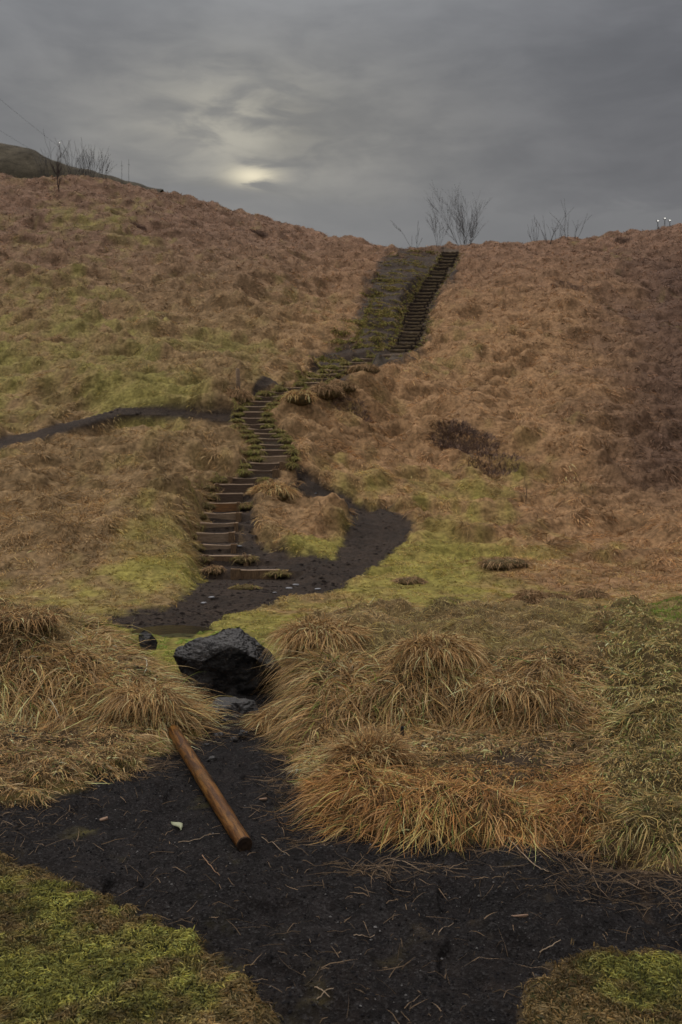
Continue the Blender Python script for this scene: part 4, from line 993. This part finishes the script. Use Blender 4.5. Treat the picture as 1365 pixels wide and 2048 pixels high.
def tree(name, cat, label, px, row, ydist, h_px, stems, fan, seed, r0=.05, lev=2, mt=None, group=None, kids=(3, 5), lean=0, parts=True, minr=.009):
    rs = random.Random(seed); x = (px - HX) / F * ydist; z = float(hz(x, ydist)) - .1; c = Vector((x, ydist, z))
    Ht = (row - (row - h_px)) / F * ydist + .1; tubes = []
    for i in range(stems):
        a = (i - (stems - 1) / 2) / max(stems - 1, 1) * 2 if stems > 1 else 0
        d = Vector((math.sin(a * fan) + lean + rs.gauss(0, .06), rs.gauss(0, .25), math.cos(a * fan))).normalized()
        grow(tubes, Vector((a * .12 * stems * .25, rs.gauss(0, .08), 0)), d, Ht * rs.uniform(.75, 1.0) / max(d.z, .7), r0 * rs.uniform(.7, 1), 0, lev, rs, .38, .25, kids)
    groups = (('trunk' if stems < 3 else 'stems', 0, 0), ('branches', 1, 1), ('twigs', 2, 9)) if parts else ((None, 0, 9),)
    root = None
    if parts: root = empty(name, c); tag(root, label, cat, group)
    for nm, l0, l1 in groups:
        bm = bmesh.new(); k = 0
        for lv, pts, rad in tubes:
            if l0 <= lv <= l1: bm_tube(bm, pts, [max(v, minr) for v in rad], 6 if lv == 0 else 4); k += 1
        if not k: bm.free(); continue
        if parts: P(nm, bm, mt or BARK, root, True)
        else: root = P(name, bm, mt or BARK, None, True); root.location = c; tag(root, label, cat, group)
    return root
tree('bare_tree', 'tree', 'widest bare tree on the ridge at the top of the steps', 930, 492, 77.5, 84, 8, .42, 5, .022, 2, kids=(6, 8), minr=.0045)
tree('bare_tree', 'tree', 'slender bare tree close left of the wide tree at the stair top', 878, 492, 78.5, 66, 5, .25, 6, .014, 2, kids=(3, 5), minr=.0045)
tree('bare_sapling', 'sapling', 'thin leaning bare sapling at the left of the stair top', 832, 492, 79, 52, 2, .35, 7, .022, 1, lean=-.35, minr=.012)
G2 = 'bare saplings on the right part of the ridge'
for i, (px, h_, lab, ln) in enumerate([(1070, 46, 'bare shrub at the left end of the ridge row right of the big tree', -.05), (1098, 62, 'tallest bare sapling in the ridge row right of the big tree', 0),
                                  (1116, 40, 'short bare sapling right beside the tallest one of the ridge row', .02), (1133, 60, 'single upright bare sapling near the right of the ridge row', 0), (1151, 44, 'last bare sapling at the right end of the ridge row', .12)]):
    row = float(np.interp(px, [1000, 1180], [490, 477])); tree('bare_sapling', 'sapling', lab, px, row, 79.5, h_, 4 if i in (0, 1) else 3, .22, 20 + i, .020, 1, group=G2, lean=ln, parts=True, minr=.008, kids=(2, 3))
G3 = 'bare shrubs on the left ridge'
for i, (px, h_, lab) in enumerate([(92, 40, 'leftmost bare shrub of the cluster on the left ridge'), (118, 62, 'tallest bare shrub of the cluster on the left ridge'), (146, 48, 'bare shrub in the middle of the left ridge cluster'),
                                   (168, 46, 'dense upright bare shrub right of the middle of the left cluster'), (184, 48, 'dense bare shrub second from the right of the left cluster'), (204, 36, 'low leaning bare shrub at the right end of the left cluster')]):
    row = float(np.interp(px, [0, 200], [352, 363])); tree('bare_shrub', 'shrub', lab, px, row, 85.5, h_ + 14, 8, .22, 40 + i, .020, 1, group=G3, kids=(2, 4), lean=.06 * (i - 2), parts=True, minr=.009)
def on_hill_tree(name, cat, label, px, py, h_px, stems, fan, seed, r0, lev, mt, **k):
    c = gp(px, py, 13); return tree(name, cat, label, px, py, c.y, h_px, stems, fan, seed, r0, lev, mt, **k)
on_hill_tree('bare_tree', 'tree', 'small reddish bare tree standing on the slope below the left ridge', 119, 384, 62, 1, .3, 61, .06, 2, RBARK, kids=(5, 7), minr=.012)
on_hill_tree('bare_sapling', 'sapling', 'single dead stem standing on the lower right slope', 1052, 1010, 56, 1, .1, 62, .012, 1, RBARK, kids=(2, 3), minr=.004)
def bush(label, px, py, rx, h_, n, seed, mt, group, L=.5):
    c = gp(px, py, 13); rs = random.Random(seed); bm = bmesh.new()
    for i in range(n):
        a = rs.uniform(0, 6.28); q = rs.random() ** .5; p = Vector((math.cos(a) * q * rx, math.sin(a) * q * rx * .6, 0)); p.z = float(hz(c.x + p.x, c.y + p.y)) - c.z - .03
        d = Vector((rs.gauss(0, .5) + .4 * math.cos(a), rs.gauss(0, .5) - .1, rs.uniform(.3, 1))).normalized(); pts = [p]
        for k in range(3): d = (d + Vector((rs.gauss(0, .25), rs.gauss(0, .25), rs.gauss(-.05, .2)))).normalized(); pts.append(pts[-1] + d * h_ * rs.uniform(.3, .55))
        bm_tube(bm, pts, [.012, .010, .008, .005], 3, False)
    o = P('heath_shrub', bm, mt); o.location = c; tag(o, label, 'shrub', group)
HB = plain_mat('heath_twigs', (.26, .165, .12), (.14, .09, .07), 10, .9)
for i, (px, py, rx, h_, n, lab) in enumerate([(905,868,.8,.16,700,'upper left one of the dark twiggy shrubs on the right slope'),(940,895,1.0,.18,900,'dark twiggy shrub in the middle of the trio on the right slope'),
        (985,925,.9,.16,700,'lower right one of the dark twiggy shrubs on the right slope'),(700,822,.7,.15,400,'dark mossy shrub on the bare patch right of the middle steps'),
        (278,456,.5,.25,300,'small dark round shrub high on the left slope'),(520,470,.5,.3,220,'small reddish shrub on the upper left slope below the ridge'),
        (1245,482,.7,.22,260,'dark low shrub just under the right part of the ridge'),(1135,572,1.0,.16,400,'wide flat dark shrub on the upper right slope')]):
    bush(lab, px, py, rx, h_, n, 400 + i, HB, 'dark low shrubs on the slopes')

# ---------------------------------------------------------------- power lines, mast and lamps beyond the ridge
WIRE = plain_mat('wire', (.10, .10, .10), (.14, .14, .14))
def wire(a, b, sag, lab):
    A = at(*a); B = at(*b); bm = bmesh.new(); pts = []
    for i in range(33):
        t = i / 32; p = (B - A) * t; p.z -= sag * 4 * t * (1 - t); pts.append(p)
    bm_tube(bm, pts, [.010] * 33, 5); o = P('power_line', bm, WIRE); o.location = A; tag(o, lab, 'cable', 'power lines at the upper left')
wire((-420, -60, 70), (128, 335, 112), 1.0, 'lower of the two thin power lines sloping down at the upper left')
wire((-380, -160, 70), (190, 345, 112), 1.0, 'upper of the two thin power lines sloping down at the upper left')
def mast(px, ptop, pbase, y, lab):
    b = at(px, pbase, y); root = empty('mast', b); tag(root, lab, 'mast', 'thin masts behind the left ridge'); h_ = (pbase - ptop) / F * y; bm = bmesh.new()
    bm_tube(bm, [Vector((0, 0, -6)), Vector((0, 0, h_ * .5)), Vector((0, 0, h_))], [.03, .02, .012], 6); P('pole', bm, WIRE, root)
    bm = bmesh.new(); bm_box(bm, -.12, .12, -.02, .02, h_ * .8, h_ * .8 + .03); P('crossbar', bm, WIRE, root)
mast(244, 322, 372, 110, 'thin mast just behind the left ridge, left one'); mast(258, 318, 376, 112, 'thin mast just behind the left ridge, right one')
GLOW = mat('lamp_glow'); e_ = N('ShaderNodeEmission', GLOW.node_tree); e_.inputs[0].default_value = (1, .97, .9, 1); e_.inputs[1].default_value = .35; out(GLOW, e_.outputs[0])
for px, py, lab in [(1316, 442, 'left one of the three white lamps over the right ridge'), (1330, 437, 'middle and highest of the three white lamps over the right ridge'), (1340, 441, 'right one of the three white lamps over the right ridge')]:
    c = at(px, py, 100); root = empty('floodlight', c - Vector((0, 0, 6))); tag(root, lab, 'lamp', 'lamps over the right ridge')
    bm = bmesh.new(); bm_tube(bm, [Vector((0, 0, 0)), Vector((0, 0, 5.88))], [.06, .04], 8); P('pole', bm, WIRE, root)
    bm = bmesh.new(); bm_box(bm, -.13, .13, -.05, .09, 5.93, 6.09, 1, .01); P('housing', bm, WIRE, root)
    bm = bmesh.new(); bm_box(bm, -.07, .07, -.062, -.054, 5.97, 6.05); P('lamp_face', bm, GLOW, root)

# ---------------------------------------------------------------- haze
HAZE = .0155
if HAZE:
    bm = bmesh.new(); bm_box(bm, -200, 200, -180, 220, -26.5, 42)
    m = mat('haze_air'); v = N('ShaderNodeVolumePrincipled', m.node_tree); v.inputs['Color'].default_value = (.84, .78, .76, 1); v.inputs['Density'].default_value = HAZE; v.inputs['Anisotropy'].default_value = 0.2
    o_ = N('ShaderNodeOutputMaterial', m.node_tree); lk(v.outputs[0], o_.inputs['Volume'], m.node_tree)
    tag(P('haze', bm, m), kind='stuff')
